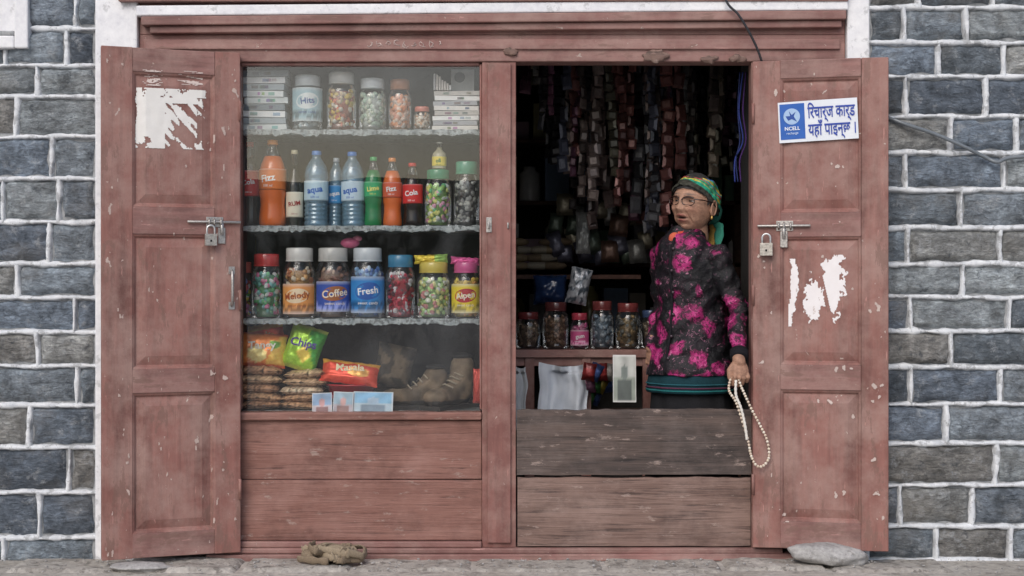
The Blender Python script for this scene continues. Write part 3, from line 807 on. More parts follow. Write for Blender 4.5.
jar(453,480,162,S2,(0.08,0.30,0.20),[(0.12,0.12,0.12),(0.35,0.35,0.33),(0.55,0.55,0.5)],n=110)
bottle(432,446,142,P(0,169,.16).z,'liquor',(0.45,0.42,0.30),(0.7,.7,.65),(0.75,.62,.1),'oil',(0.05,.2,.05),name='sauce_bottle',lab=(.1,.45))
jar(236,253,262,S3,(0.5,0.1,0.08),multi,n=70,d=.22)
jar(251,282,254,S3,(0.45,0.04,0.04),[(0.2,0.55,0.25),(0.8,.8,.78),(0.7,.2,.35),(.15,.4,.35),(.3,.6,.6)],n=150,size=.012)
jar(283,316,248,S3,(0.62,0.62,0.60),[(0.65,0.35,0.12),(0.75,0.65,0.5),(0.5,0.2,0.1)],(0.78,0.34,0.10),'Melody',(.35,.08,.03),lab=(.08,.58),oval=(.8,.65,.45))
jar(315,351,248,S3,(0.50,0.50,0.48),[(0.35,0.18,0.12),(0.45,.3,.2),(.2,.08,.06)],(0.03,0.08,0.38),'Coffee',(.85,.75,.6),lab=(.12,.62),oval=(.35,.12,.04))
jar(350,385,248,S3,(0.55,0.60,0.64),[(0.3,0.5,0.75),(0.6,0.7,0.8),(.1,.2,.5)],(0.03,0.24,0.60),'Fresh',(.9,.9,.9),lab=(.1,.7),oval=(.02,.10,.4))
jar(385,416,255,S3,(0.04,0.20,0.35),[(0.65,0.05,0.08),(0.12,0.05,0.06),(0.85,.8,.8),(.45,.02,.05)],n=170,size=.011)
jar(416,451,262,S3,(0.62,0.50,0.10),[(0.5,0.7,0.3),(0.85,0.85,0.75),(.7,.3,.3),(.8,.75,.3)],n=150,size=.012)
jar(451,481,262,S3,(0.60,0.12,0.30),[(0.85,0.6,0.1),(0.8,0.4,0.1)],(0.78,0.62,0.04),'Alpen',(0.85,.8,.7),lab=(.12,.72),oval=(.45,.03,.04))
def pillow(w,h,t,colf,seed,txt=None,tcol=(1,1,1),n=22,ts=None,mat=V_foil,trot=0.1):
    m=MB()
    def yf(x,z):
        u=x/(w/2);v=z/(h/2)
        b=max(0,(1-min(1,abs(u))**3))**.6*max(0,(1-min(1,abs(v))**2.6))**.7
        return -t*b*(1+.25*noise.noise(Vector((u*2.2,v*2.2,seed))))-0.004*noise.noise(Vector((u*6,v*6,seed+3)))-0.006*abs(noise.noise(Vector((u*3,v*3,seed+9))))
    for s in (1,-0.7):
        vs=[];fs=[];cols=[]
        for j in range(n+1):
            for i in range(n+1):
                u=-1+2*i/n;v=-1+2*j/n
                wv=1-.06*(1-abs(v))**.5
                vs.append((u*w/2*wv+.003*noise.noise(Vector((u*3,v*5,seed))),s*yf(u*w/2,v*h/2),v*h/2+.004*noise.noise(Vector((u*5,v*2,seed+1)))))
                cols.append(colf(u,v))
        for j in range(n):
            for i in range(n): a=j*(n+1)+i; f=(a,a+1,a+n+2,a+n+1); fs.append(f if s>0 else f[::-1])
        m.add(vs,fs,mat,cols,True)
    if txt: flattext(m,txt,ts or h*.3,0,h*.08,tcol,.0035,.001,trot,V_paper,yf)
    return m
def place(m,name,px,py,d,rx=0,ry=0,rz=0):
    p=P(px,py,d)
    m.build(name,matrix=Matrix.Translation(p)@Matrix.Rotation(rz,4,'Z')@Matrix.Rotation(ry,4,'Y')@Matrix.Rotation(rx,4,'X'))
def cf_orange(u,v):
    if (u+.2)**2*1.2+(v+.35)**2<.22: return (0.80,0.65,0.25)
    if (u-.55)**2+(v-.3)**2<.06: return (0.15,.35,.05)
    if abs(v)>.86: return (0.65,.12,.04)
    return (0.78,0.24,0.06) if u-v*.3<.45 else (0.80,0.50,0.10)
def cf_green(u,v):
    if abs(u-.2)+abs(v+.3)<.42: return (0.8,0.6,0.1)
    if abs(v)>.88: return (.5,.6,.1)
    return (0.35,0.60,0.05) if u+v*.5<.5 else (0.08,.38,.06)
def cf_red(u,v):
    if (u-.3)**2+(v+.1)**2<.15: return (0.80,.42,.10)
    return (0.74,0.08,0.04) if v<.55 else (0.80,.4,.05)
place(pillow(.20,.14,.038,cf_orange,1,'Tangy',(.85,.8,.7),ts=.046),'snack_packet',262,350,.15,-.25,0.08,.1)
place(pillow(.155,.185,.038,cf_green,2,'Chips',(.1,.05,.3),ts=.048),'snack_packet',304,348,.16,-.2,.30,-.1)
place(pillow(.24,.10,.032,cf_red,3,'Masala',(.85,.75,.5),ts=.044),'snack_packet',350,373,.13,-.5,.12,0)
place(pillow(.20,.13,.03,cf_red,5,'Snack',(.85,.8,.6)),'snack_packet',262,340,.25,-.1,-.2,0)
def snacks_stack(px0,px1,py0,n,name,d):
    k=(D+d)/D
    h=(P(0,py0,d).z-S4)/n
    for i in range(n):
        base=random.choice([(0.42,0.25,0.14),(0.50,0.34,0.21),(0.34,0.19,0.11),(0.58,.44,.31)])
        def cf(u,v,base=base,i=i):
            q=noise.noise(Vector((u*9,v*9,i*3)))
            return tuple(max(0.03,min(.8,x*(1+1.6*q))) for x in base)
        m=pillow((px1-px0)/250*k*U(.93,1.02),.13,h*.66,cf,i+11,mat=V_gloss,n=24)
        x=((px0+px1)/2-512)/250*k+U(-.008,.008)
        m.build(name,matrix=Matrix.Translation((x,d,S4+h*(i+.5)))@Matrix.Rotation(U(-.08,.08),4,'Y')@Matrix.Rotation(-math.pi/2+U(-.1,.05),4,'X'))
snacks_stack(239,284,367,5,'noodle_packet',.15)
snacks_stack(282,327,371,5,'noodle_packet',.16)
m=MB(); c=P(351,0,.16)
m.lathe([(0.07,0),(0.09,.008),(0.105,.05),(0.112,.052),(0.112,.058),(0.10,.056)],V_gloss,(0.45,0.03,0.04),28); m.build('plastic_bowl',matrix=Matrix.Translation((c.x,.19,P(0,397,.19).z)))
m=MB(); 
for i in range(4): m.box(-.1,.1,-.06,.06,i*.016,i*.016+.014,V_paper,[(0.12,.15,.3),(.3,.3,.32),(.1,.1,.12),(.3,.1,.12)][i])
m.build('snack_box',matrix=Matrix.Translation((c.x,.19,S4)),bevel=.002)
def card(px0,px1,py0,py1,d,cols,name,seed,rot=0):
    a=P(px0,py1,d);b=P(px1,py0,d); m=MB(); n=18; vs=[];fs=[];cc=[]
    w=b.x-a.x;h=b.z-a.z
    for j in range(n+1):
        for i in range(n+1):
            u=i/n;v=j/n
            vs.append((w*(u-.5),(v-.5)*.02+.003*math.cos(u*4),h*(v-.5)))
            q=noise.noise(Vector((u*3,v*3,seed)))
            c=cols[1] if v>.55 else cols[2]
            if ((u-.5)/.16)**2+((v-.62)/.16)**2<1: c=cols[0]
            if v<.48 and abs(u-.5)<.28: c=tuple(x*.5 for x in cols[0])
            c=tuple(x*(1+.4*q) for x in c)
            if i in(0,n) or j in (0,n): c=(.75,.75,.75)
            cc.append(c)
    for j in range(n):
        for i in range(n): q=j*(n+1)+i; fs.append((q,q+1,q+n+2,q+n+1))
    m.add(vs,fs,V_paper,cc); m.build(name,matrix=Matrix.Translation(((a.x+b.x)/2,d,(a.z+b.z)/2))@Matrix.Rotation(rot,4,'Y'))
card(312,332,393,419,.045,[(.62,.35,.35),(.3,.45,.65),(.6,.55,.6)],'postcard',1,-.04)
card(333,353,392,418,.048,[(.65,.40,.38),(.35,.5,.6),(.5,.45,.5)],'postcard',2,.03)
card(353,393,392,416,.055,[(.45,.6,.75),(.25,.50,.72),(.5,.62,.7)],'postcard',3,.02)
def boot(px,d,yaw,s=1.0,sh=.10,col=(.10,.075,.05)):
    m=MB()
    m.cap((0,.02,.035),.038,(-.13,0.02,.030),.034,V_matte); m.ell((-.15,.02,.03),(.05,.042,.032),V_matte)
    m.ell((0.01,.02,.05),(.045,.038,.05),V_matte); m.cap((0.0,.02,.06),.040,(0.005,.02,sh),.044,V_matte); m.cap((-.05,.02,.05),.034,(-.01,.02,.09),.035,V_matte)
    vs,ns,fs=remesh(m,.006,4); o=MB()
    cols=[]
    for v in vs:
        q=noise.noise(v*30); cols.append(tuple(x*(1+.8*q) for x in col) if v.z>.02 else (.04,.035,.03))
    o.add([v+n*.004*noise.noise(v*40) for v,n in zip(vs,ns)],fs,V_matte,cols,True)
    for k in range(5):
        x=-.095+k*.02; z=.066+k*.012
        o.tube([(x,-.012,z-.004),(x-.004,.02,z+.008),(x,.052,z-.004)],.003,V_matte,(.35,.3,.22),6)
    o.ell((0.004,.02,sh+.036),(.036,.036,.012),V_matte,(.01,.01,.01))
    o.box(-.19,.05,-.022,.062,-.012,.004,V_matte,(.03,.028,.025))
    p=P(px,0,d)
    o.build('hiking_boot',matrix=Matrix.Translation((p.x,d,S4+.013*s))@Matrix.Rotation(yaw,4,'Z')@Matrix.Scale(s,4))
boot(436,.17,.35,1.15,.10,(.15,.11,.07)); boot(466,.24,1.0,1.2,.13,(.19,.14,.09))
place(pillow(.05,.14,.02,lambda u,v:(.6,.08,.06),31),'snack_packet',479,386,.11,0,0,0)
place(pillow(.16,.18,.05,lambda u,v:(.07,.06,.05) if noise.noise(Vector((u*2,v*2,1)))>0 else (.17,.13,.09),32,mat=V_matte),'cloth_bag',394,366,.30,0,0.2,0)
m=MB(); 
m.ell((0,0,0),(.04,.03,.022),V_gloss,(.65,.08,.22)); m.ell((.03,0,.018),(.02,.015,.012),V_gloss,(.7,.2,.3)); m.build('toy_packet',matrix=Matrix.Translation(P(350,243,.17)))
place(pillow(.14,.035,.015,lambda u,v:(.65,.5,.05) if u<.2 else (.3,.5,.1),33),'snack_packet',431,259,.14,0,-.05,0)
place(pillow(.12,.03,.015,lambda u,v:(.65,.1,.3),34),'snack_packet',465,261,.14,0,.06,0)

# ---------------------------------------------------------------- shop interior
ct=MB(); cy=0.80; zc=P(0,350,cy).z
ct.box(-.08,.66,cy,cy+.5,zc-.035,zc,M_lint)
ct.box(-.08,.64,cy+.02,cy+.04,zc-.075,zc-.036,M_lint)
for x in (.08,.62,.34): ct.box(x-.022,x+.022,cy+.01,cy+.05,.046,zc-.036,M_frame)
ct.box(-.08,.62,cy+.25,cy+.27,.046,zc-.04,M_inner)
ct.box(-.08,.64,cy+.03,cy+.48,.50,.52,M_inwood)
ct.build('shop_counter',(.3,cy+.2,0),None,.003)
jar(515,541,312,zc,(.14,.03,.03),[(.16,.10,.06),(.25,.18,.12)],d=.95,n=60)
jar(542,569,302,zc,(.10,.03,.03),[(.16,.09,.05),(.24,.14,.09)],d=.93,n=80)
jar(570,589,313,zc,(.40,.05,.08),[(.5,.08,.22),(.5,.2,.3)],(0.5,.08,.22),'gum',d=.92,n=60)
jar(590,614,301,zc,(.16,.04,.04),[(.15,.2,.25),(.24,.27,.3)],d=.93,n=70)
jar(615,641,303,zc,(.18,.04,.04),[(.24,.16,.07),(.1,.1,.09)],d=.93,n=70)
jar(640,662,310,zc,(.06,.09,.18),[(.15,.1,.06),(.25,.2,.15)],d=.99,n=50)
def sheetw(pxs,pys,d,col,name,amp=.01,n=24,mat=V_paper):
    a=P(pxs[0],pys[1],d);b=P(pxs[1],pys[0],d);vs=[];fs=[]
    m=MB()
    for j in range(n+1):
        for i in range(n+1):
            u=i/n;v=j/n
            vs.append((a.x+(b.x-a.x)*(u if v<.7 else u*(1-.10*(v-.7)/.3)+.0)+ .012*noise.noise(Vector((v*3,0,d))),d+amp*noise.noise(Vector((u*4,v*1.5,d*9)))+amp*.3*noise.noise(Vector((u*11,v*4,d*9))),a.z+(b.z-a.z)*v-(.02*abs(math.sin(u*2.5)) if v>.9 else 0)))
    for j in range(n):
        for i in range(n): q=j*(n+1)+i; fs.append((q,q+1,q+n+2,q+n+1))
    m.add(vs,fs,mat,col,True); m.build(name,((a.x+b.x)/2,d,a.z))
sheetw((539,588),(362,440),.72,(.66,.70,.76),'plastic_sheet',.05)
sheetw((513,527),(364,430),.60,(.55,.55,.55),'paper_sheet',.01)
card(613,636,355,402,.55,[(.20,.24,.23),(.50,.52,.50),(.30,.34,.30)],'hanging_picture_card',5)
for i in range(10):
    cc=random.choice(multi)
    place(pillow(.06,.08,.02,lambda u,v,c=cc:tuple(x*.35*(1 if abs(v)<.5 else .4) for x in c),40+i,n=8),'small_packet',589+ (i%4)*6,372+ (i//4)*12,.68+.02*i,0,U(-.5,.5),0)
bs=MB()
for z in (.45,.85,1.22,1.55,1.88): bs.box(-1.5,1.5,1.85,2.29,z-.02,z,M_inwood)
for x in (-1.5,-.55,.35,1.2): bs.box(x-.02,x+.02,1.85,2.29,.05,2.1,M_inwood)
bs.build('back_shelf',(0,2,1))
gd=MB()
for z in (.45,.85,1.22,1.55,1.88):
    x=-1.4
    while x<1.45:
        w_=U(.04,.14); h_=U(.08,.26)
        c=random.choice([(.3,.27,.22),(.3,.08,.06),(.12,.18,.28),(.3,.27,.12),(.1,.2,.12),(.42,.42,.42),(.15,.13,.1),(.22,.14,.17)])
        if R()<.5: gd.box(x,x+w_,1.87+U(0,.08),2.1,z+.001,z+h_,V_paper,c)
        else: gd.lathe([(w_*.45,0),(w_*.48,.01),(w_*.48,h_*.8),(w_*.3,h_*.9),(w_*.3,h_),(0,h_)],V_gloss,c,12,(x+w_/2,1.95,z+.001))
        x+=w_+U(.0,.03)
gd.build('shelf_goods',(0,2,1))
sk=MB()
for i in range(16):
    px=U(515,565);py=242+ (i//4)*8; p=P(px,py,1.35); sk.ell(p,(.07,.05,.022),V_cloth,random.choice([(.2,.15,.09),(.15,.11,.07),(.25,.22,.17)]),12,7)
sk.build('sack_stack',P(535,255,1.35))
m=MB(); m.box(-.0,.62,1.15,1.5,P(0,275,1.3).z-.02,P(0,275,1.3).z,M_inwood); m.build('side_shelf',(.3,1.3,1.1))
place(pillow(.16,.14,.06,lambda u,v:(.015,.03,.08),60,mat=V_gloss),'blue_bag',550,290,1.05)
place(pillow(.10,.17,.03,lambda u,v:(.4,.42,.45) if noise.noise(Vector((u*3,v*3,2)))>-.1 else (.08,.1,.12),61),'foil_packet',579,286,.95,0,.2)
place(pillow(.07,.20,.03,lambda u,v:(.35,.36,.35),62),'foil_packet',583,233,1.2)
for i in range(22):
    cc=random.choice([(.26,.26,.25),(.18,.15,.1),(.1,.13,.1),(.2,.12,.09),(.12,.12,.16),(.28,.25,.18)])
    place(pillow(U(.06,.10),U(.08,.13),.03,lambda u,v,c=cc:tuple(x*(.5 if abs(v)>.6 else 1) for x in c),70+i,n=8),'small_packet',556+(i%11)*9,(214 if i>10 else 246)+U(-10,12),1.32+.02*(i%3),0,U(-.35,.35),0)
# hanging sachet strips, in clumps
hs=MB()
pal=[(.14,.11,.10),(.09,.065,.06),(.20,.195,.19),(.05,.05,.055),(.12,.05,.045),(.08,.075,.055),(.19,.155,.12),(.045,.04,.04),(.11,.105,.10),(.06,.065,.09),(.10,.045,.07)]
clumps=[(545,5,.30),(560,6,.5),(574,8,.6),(588,8,.78),(602,8,.72),(618,6,.6),(636,8,.7),(648,9,.78),(661,10,.70),(674,9,.8),(688,8,.6),(702,6,.5),(716,6,.48),(730,7,.5),(534,4,.2)]
for cx_,cn,ln in clumps:
    cd=U(.65,1.45); c0=random.choice(pal)
    for k in range(cn):
        px=cx_+random.gauss(0,6); d=cd+U(-.12,.12); c=c0 if R()<.5 else random.choice(pal)
        tp=2.155-U(0,.06); w_=U(.022,.060); hh=U(.035,.085); n=int(ln*U(.7,1.15)/hh); p=P(px,0,d); ph=U(0,6)
        for i in range(n):
            if R()<.06: continue
            z=tp-.03-i*hh; x=p.x+.012*math.sin(i*.3+ph)+U(-.005,.005); kk=U(.3,1.5); cc=tuple(q*kk for q in c)
            rz=U(-.9,.9); Mx=Matrix.Translation((x,d+U(-.01,.01),z))@Matrix.Rotation(rz,4,'Z')@Matrix.Rotation(U(-.2,.2),4,'Y')
            a,b=w_/2,hh*.48
            hs.add([(-a,0,-b),(a,0,-b),(a,0,b),(-a,0,b),(-a*.6,-.010,-b*.6),(a*.6,-.010,-b*.6),(a*.6,-.010,b*.6),(-a*.6,-.010,b*.6)],
              [(0,1,5,4),(1,2,6,5),(2,3,7,6),(3,0,4,7),(4,5,6,7)],V_foil,[tuple(q*1.4 for q in cc)]*4+[cc]*4,False,Mx)
hs.build('hanging_sachet_strips',(.5,1,1.8))
rb=MB()
for i,(x0,c) in enumerate(((741,(.03,.045,.20)),(744,(.06,.025,.12)),(738,(.02,.03,.10)))):
    pts=catmull([P(x0+2,72,.13),P(x0-2+i,110,.13),P(x0+2,140,.13),P(x0-6+2*i,160,.13),P(x0-6+3*i,182,.13)])
    rb.tube(pts,.0030,V_cloth,c,6)
rb.build('hanging_ribbon',P(742,130,.13))

# ---------------------------------------------------------------- woman
HB=Vector((.765,.29,0)); woman=empty('elderly_woman',(HB.x,HB.y,.045))
MBd=Matrix.Translation(HB)@Matrix.Rotation(math.radians(-45),4,'Z')
def loft(m,secs,mat,col=(1,1,1),seg=40,M=None,fold=0,seed=0):
    vs=[];fs=[]
    for z,rx,ry,fy in secs:
        for i in range(seg):
            a=2*math.pi*i/seg
            e=1+fold*math.sin(a*9+seed+z*3)+fold*.6*math.sin(a*17+z*5)
            vs.append((rx*e*math.cos(a),ry*e*math.sin(a)-fy,z))
    for j in range(len(secs)-1):
        for i in range(seg): k=(i+1)%seg; fs.append((j*seg+i,j*seg+k,(j+1)*seg+k,(j+1)*seg+i))
    fs.append(tuple(range(seg))[::-1]); fs.append(tuple(range((len(secs)-1)*seg,len(secs)*seg)))
    m.add(vs,fs,mat,col,True,M)
secs=[(.725,.186,.190,.022),(.75,.188,.188,.022),(.82,.174,.172,.022),(.90,.160,.156,.018),(1.0,.148,.146,.016),(1.08,.146,.142,.024),(1.16,.150,.138,.036),(1.22,.150,.126,.046),(1.265,.132,.106,.054),(1.295,.100,.084,.060),(1.32,.072,.064,.066),(1.345,.055,.052,.070)]
SL=MBd@Vector((.148,-.036,1.222)); SR=MBd@Vector((-.146,-.036,1.222))
EL=Vector((.928,.130,1.000)); WL=Vector((.904,-.030,.820))
ER=MBd@Vector((-.19,.02,1.0)); WR=MBd@Vector((-.13,-.12,.86))
tm=MB(); loft(tm,secs,M_jacket,M=MBd)
tm.ell(SL,(.060,.060,.056),M_jacket); tm.ell(SR,(.058,.058,.055),M_jacket)
tm.cap(SL,.056,EL,.046,M_jacket); tm.cap(EL,.046,WL+Vector((0,.01,.015)),.036,M_jacket)
tm.cap(SR,.054,ER,.046,M_jacket); tm.cap(ER,.046,WR,.036,M_jacket)
vs,ns,fs=remesh(tm,.0070,3)
nv=[]; axU=(EL-SL).normalized(); axF=(WL-EL).normalized()
for v,n in zip(vs,ns):
    f=.009*noise.noise(Vector((v.x*10+v.z*6,v.y*10,v.z*16)))+.006*noise.noise(Vector((v.x*25,v.y*25,v.z*34+5)))
    f-=.018*abs(noise.noise(Vector((v.x*7+3,v.y*7,v.z*11-v.x*9))))
    de=(v-EL).length
    if de<.12: f-=.006*(1-de/.12)*math.sin((v-EL).dot(axU)*230)
    dw=(v-WL).length
    if dw<.10: f-=.004*(1-dw/.10)*math.sin((v-WL).dot(axF)*300)
    if v.z<.75: f=f*.6
    nv.append(v+n*f)
jk=MB(); jk.add(nv,fs,M_jacket,(1,1,1),True)
jk.build('jacket',HB+Vector((0,0,1)),woman)
tr=MB(); blk=(.012,.011,.014)
def front(z,dx=0,off=.004):
    for a,b in zip(secs,secs[1:]):
        if a[0]<=z<=b[0]:
            t=(z-a[0])/(b[0]-a[0]); rx=a[1]+(b[1]-a[1])*t; ry=a[2]+(b[2]-a[2])*t; fy=a[3]+(b[3]-a[3])*t
            return MBd@Vector((dx,-ry*math.sqrt(max(0,1-(dx/rx)**2))-fy-off,z))
tr.tube([front(.735+i*.56/24,.012,.000) for i in range(25)],.006,V_cloth,blk,8)
for i in range(6):
    tr.ell(front(.80+i*.09,.022,.004),(.007,.007,.007),V_gloss,(.05,.03,.04),10,6)
cl=[(.088,-.030),(.088,-.004),(.078,.018),(.066,.028),(.058,.024),(.064,.0)]
Mc=MBd@Matrix.Translation((0,-.064,1.304))@Matrix.Rotation(.30,4,'X')
tr.lathe(cl,M_jacket,seg=28,M=Mc)
tr.lathe([(.064,.0),(.060,.024),(.054,.034),(.050,.032),(.05,0)],V_cloth,(.50,.07,.05),24,M=Mc)
tr.ell(Mc@Vector((.0,-.062,.008)),(.028,.02,.026),V_cloth,(.55,.12,.07))
d=(WL-EL).normalized()
tr.tube([WL+d*-.02,WL+d*.010,WL+d*.016],[.038,.037,.031],V_cloth,blk,16)
tr.build('jacket_trim',HB+Vector((0,0,1.2)),woman)
sk=MB()
loft(sk,[(.655,.186,.184,.022),(.662,.188,.186,.022),(.70,.182,.180,.022),(.75,.174,.170,.022)],V_cloth,(.008,.035,.045),60,MBd,.018)
for zz,c in ((.664,(.02,.15,.15)),(.676,(.10,.03,.06)),(.690,(.02,.09,.11))):
    loft(sk,[(zz,.190,.187,.022),(zz+.005,.189,.186,.022)],V_cloth,c,60,MBd,.018)
sk.build('blouse_hem',HB+Vector((0,0,.7)),woman)
sk=MB()
loft(sk,[(.10,.21,.20,.02),(.12,.215,.205,.02),(.3,.19,.185,.02),(.5,.176,.17,.02),(.74,.165,.158,.022)],V_cloth,(.012,.012,.014),80,MBd,.03)
for s in (-1,1): sk.ell(MBd@Vector((s*.07,-.12,.075)),(.045,.11,.032),V_gloss,(.03,.02,.02),16,8,Rm=Matrix.Rotation(math.radians(-45),3,'Z'))
sk.build('long_skirt',HB+Vector((0,0,.4)),woman)
# head
skin=(.39,.225,.155)
def G(x,z,x0,z0,sx,sz): return math.exp(-((x-x0)/sx)**2-((z-z0)/sz)**2)
def Hf(dx,dy,dz,feat=True):
    x,y,z=dx*.077,dy*.092,dz*.115
    if dz<0:
        t=-dz; x*=1-.17*t**1.8
        if dy>0: y*=1-.35*t**1.1
        else: y*=1+.04*t
    if dy<0: y*=1+.05*(1-abs(dz))**.5
    if feat and dy<0:
        f=smooth(.05,.45,-dy); s=abs(x)
        o=.011*G(x,z,0,-.004,.009,.022)+.024*G(x,z,0,-.033,.0140,.0125)+.010*G(s,z,.0160,-.037,.0085,.0080)
        o+=.008*G(s,z,.030,.021,.022,.008)-.015*G(s,z,.031,.001,.017,.011)+.007*G(s,z,.031,-.018,.014,.005)
        o+=.013*G(s,z,.045,-.030,.016,.015)+.006*G(x,z,0,-.064,.028,.018)+.010*G(s,z,.046,-.076,.014,.016)
        o+=.0045*G(x,z,0,-.0560,.022,.0045)+.0060*G(x,z,0,-.0745,.018,.0055)-.015*G(x,z,0,-.0652,.020,.0040)
        o+=.010*G(x,z,0,-.102,.022,.013)-.006*G(x,z,0,-.087,.018,.005)
        for k in range(7):
            q=k/6; o-=.0065*G(s,z,.020+.016*q,-.036-.042*q,.0038,.006)
        o-=.0026*math.sin(z*520)*G(x,z,0,.043,.045,.015)
        o-=.0022*math.sin(z*480+x*200)*G(s,z,.060,-.005,.010,.025)
        o-=.0025*G(s,z,.030,-.014,.016,.002)
        y-=o*f
    return Vector((x,y,z))
hd=MB(); nu,nvv=200,170; vs=[];cols=[];fs=[]
def mixc(c,q,t): return tuple(a*(1-t)+b*t for a,b in zip(c,q))
for j in range(nvv+1):
    ph=-math.pi/2+math.pi*j/nvv
    for i in range(nu):
        a=2*math.pi*i/nu; v=Hf(math.cos(ph)*math.cos(a),math.cos(ph)*math.sin(a),math.sin(ph)); vs.append(v)
        x,z=v.x,v.z; s=abs(x); c=tuple(p*(1+.30*noise.noise(v*35)+.2*noise.noise(v*90)) for p in skin)
        if v.y<0:
            c=mixc(c,(.33,.12,.10),min(1,1.2*(G(x,z,0,-.0560,.021,.0045)+G(x,z,0,-.0745,.017,.0055))))
            c=mixc(c,(.035,.015,.015),min(1,1.8*G(x,z,0,-.0652,.018,.0038)))
            c=mixc(c,(.45,.21,.15),.45*G(s,z,.043,-.030,.018,.016))
            c=mixc(c,(.09,.08,.075),.85*G(s,z,.031,.025,.019,.0038))
            c=mixc(c,(.18,.10,.075),.6*G(s,z,.031,.0,.017,.011))  # eye sockets darkened in the skin colour as painted shading
            for k in range(7):
                q=k/6; c=mixc(c,(.21,.11,.075),.35*G(s,z,.020+.016*q,-.036-.042*q,.0025,.005))  # shading painted into the colour along the carved cheek folds
        cols.append(c)
for j in range(nvv):
    for i in range(nu): k=(i+1)%nu; fs.append((j*nu+i,j*nu+k,(j+1)*nu+k,(j+1)*nu+i))
hd.add(vs,fs,V_skin,cols,True)
for s in (-1,1):
    ey=Vector((s*.031,-.0670,.001)); 
    vs=[];fs=[];cols=[]
    for j in range(13):
        ph=math.pi*j/12
        for i in range(16):
            a=2*math.pi*i/16; vs.append(ey+Vector((math.sin(ph)*math.cos(a),-math.cos(ph),math.sin(ph)*math.sin(a)))*.0125)
            cols.append((.01,.008,.006) if ph<.6 else (.5,.45,.42))
    for j in range(12):
        for i in range(16): k=(i+1)%16; fs.append((j*16+i,j*16+k,(j+1)*16+k,(j+1)*16+i))
    hd.add(vs,fs,V_gloss,cols,True)
    for lo,hi in ((.16,1.5),(-1.5,-.26)):
        vs=[];fs=[]
        for j in range(7):
            el=lo+(hi-lo)*j/6
            for i in range(15):
                a=-1.5+3.0*i/14
                vs.append(ey+Vector((math.sin(a)*math.cos(el),-math.cos(a)*math.cos(el),math.sin(el)))*.0140)
        for j in range(6):
            for i in range(14): q=j*15+i; fs.append((q,q+1,q+16,q+15))
        hd.add(vs,fs,V_skin,tuple(x*.7 for x in skin),True)
    ec=Vector((s*.077,.012,-.012))
    hd.ell(ec,(.007,.017,.031),V_skin,skin,14,10); 
    hd.tube([ec+Vector((s*.006,.016*math.cos(a),.028*math.sin(a))) for a in [k*2*math.pi/16 for k in range(16)]],.0035,V_skin,skin,6,closed=True)
    hd.ell(ec+Vector((s*.004,-.004,-.038)),(.005,.005,.008),V_metal,(.6,.38,.12),8,6)
hd.cap((0,.02,-.06),.046,(0,.04,-.13),.048,V_skin,skin,24)
MH=Matrix.Translation((.760,.232,1.438))@Matrix.Rotation(math.radians(-40),4,'Z')@Matrix.Rotation(math.radians(-6),4,'X')@Matrix.Rotation(math.radians(4),4,'Y')@Matrix.Scale(1.07,4)
hd.build('head',parent=woman,matrix=MH)
def shell(m,cond,thick,colf,mat,nu=120,nv=90,fold=None,post=None):
    vs=[];cols=[];fs=[]
    for j in range(nv+1):
        ph=-math.pi/2+math.pi*j/nv
        for i in range(nu):
            a=2*math.pi*i/nu; dr=Vector((math.cos(ph)*math.cos(a),math.cos(ph)*math.sin(a),math.sin(ph)))
            p=Hf(*dr,feat=False); q=p+dr*(thick+(fold(p,a) if fold else 0)); vs.append(q); cols.append(colf(p,a))
    for j in range(nv):
        for i in range(nu):
            k=(i+1)%nu; f=(j*nu+i,j*nu+k,(j+1)*nu+k,(j+1)*nu+i)
            c=(vs[f[0]]+vs[f[2]])/2
            if cond(c): fs.append(f)
    if post: vs=[post(v) for v in vs]
    m.add(vs,fs,mat,cols,True)
hr_=MB()
def hairc(c):
    if c.y<-.03: return c.z>.044+.10*max(0,.045-abs(c.x))-.6*max(0,abs(c.x)-.045)
    if c.y<0: return c.z>-.006-.02*noise.noise(c*60) 
    if c.y<.03: return c.z>.016 
    return c.z>-.075
shell(hr_,hairc,.0055,lambda p,a:tuple(x*(1+.7*noise.noise(Vector((p.x*30,p.y*200,p.z*60)))) for x in (.040,.038,.038)),V_cloth,160,120,fold=lambda p,a:.0018*math.sin(a*70+p.z*90))
hr_.build('hair',parent=woman,matrix=MH)
# kerchief: wide folded bands wrapped round the head, tied low at the nape with hanging tails
bands=[(.006,.05,.05,.04),(.016,.03,.34,.22),(.023,.50,.42,.07),(.033,.05,.36,.20),(.039,.48,.06,.06),(.049,.03,.30,.27),(.055,.52,.36,.07),(.066,.06,.34,.14),(.072,.04,.12,.34),(.082,.42,.05,.08),(.095,.03,.26,.20),(.2,.02,.10,.08)]
def sc(p,a):
    t=(p.z-(.050-.62*p.y*(1 if p.y<0 else .85)))*.9+.030*(p.x*8)*.55+.006*noise.noise(p*20)+.022
    if t<0: t=0
    c=(.02,.1,.08)
    for b in bands:
        if t<b[0]: c=b[1:]; break
    else: c=bands[-1][1:]
    if p.y>.062: c=tuple(x*.45 for x in c)
    return tuple(max(.004,min(.8,x*(1+.7*noise.noise(p*110)))) for x in c)
sf=MB()
def scond(c):
    e=.003*noise.noise(c*45)
    return c.z>(.052 - (.62*(c.y+.085) if c.y<.02 else .62*.105+.35*(c.y-.02)))+e
def spost(v):
    # flatten the crown and draw the cloth back into a soft bulge over the hair bun
    z=v.z if v.z<.085 else .085+(v.z-.085)*.62
    y=v.y*(1.0 if v.y<0 else 1+.20*smooth(0,.09,v.y))
    return Vector((v.x*1.01,y,z))
shell(sf,scond,.0105,sc,V_cloth,240,200,fold=lambda p,a:.0030*math.sin((p.z+.62*p.y)*330+a*2+6*noise.noise(p*14))+.008*noise.noise(p*20)+.0045*noise.noise(p*55),post=spost)
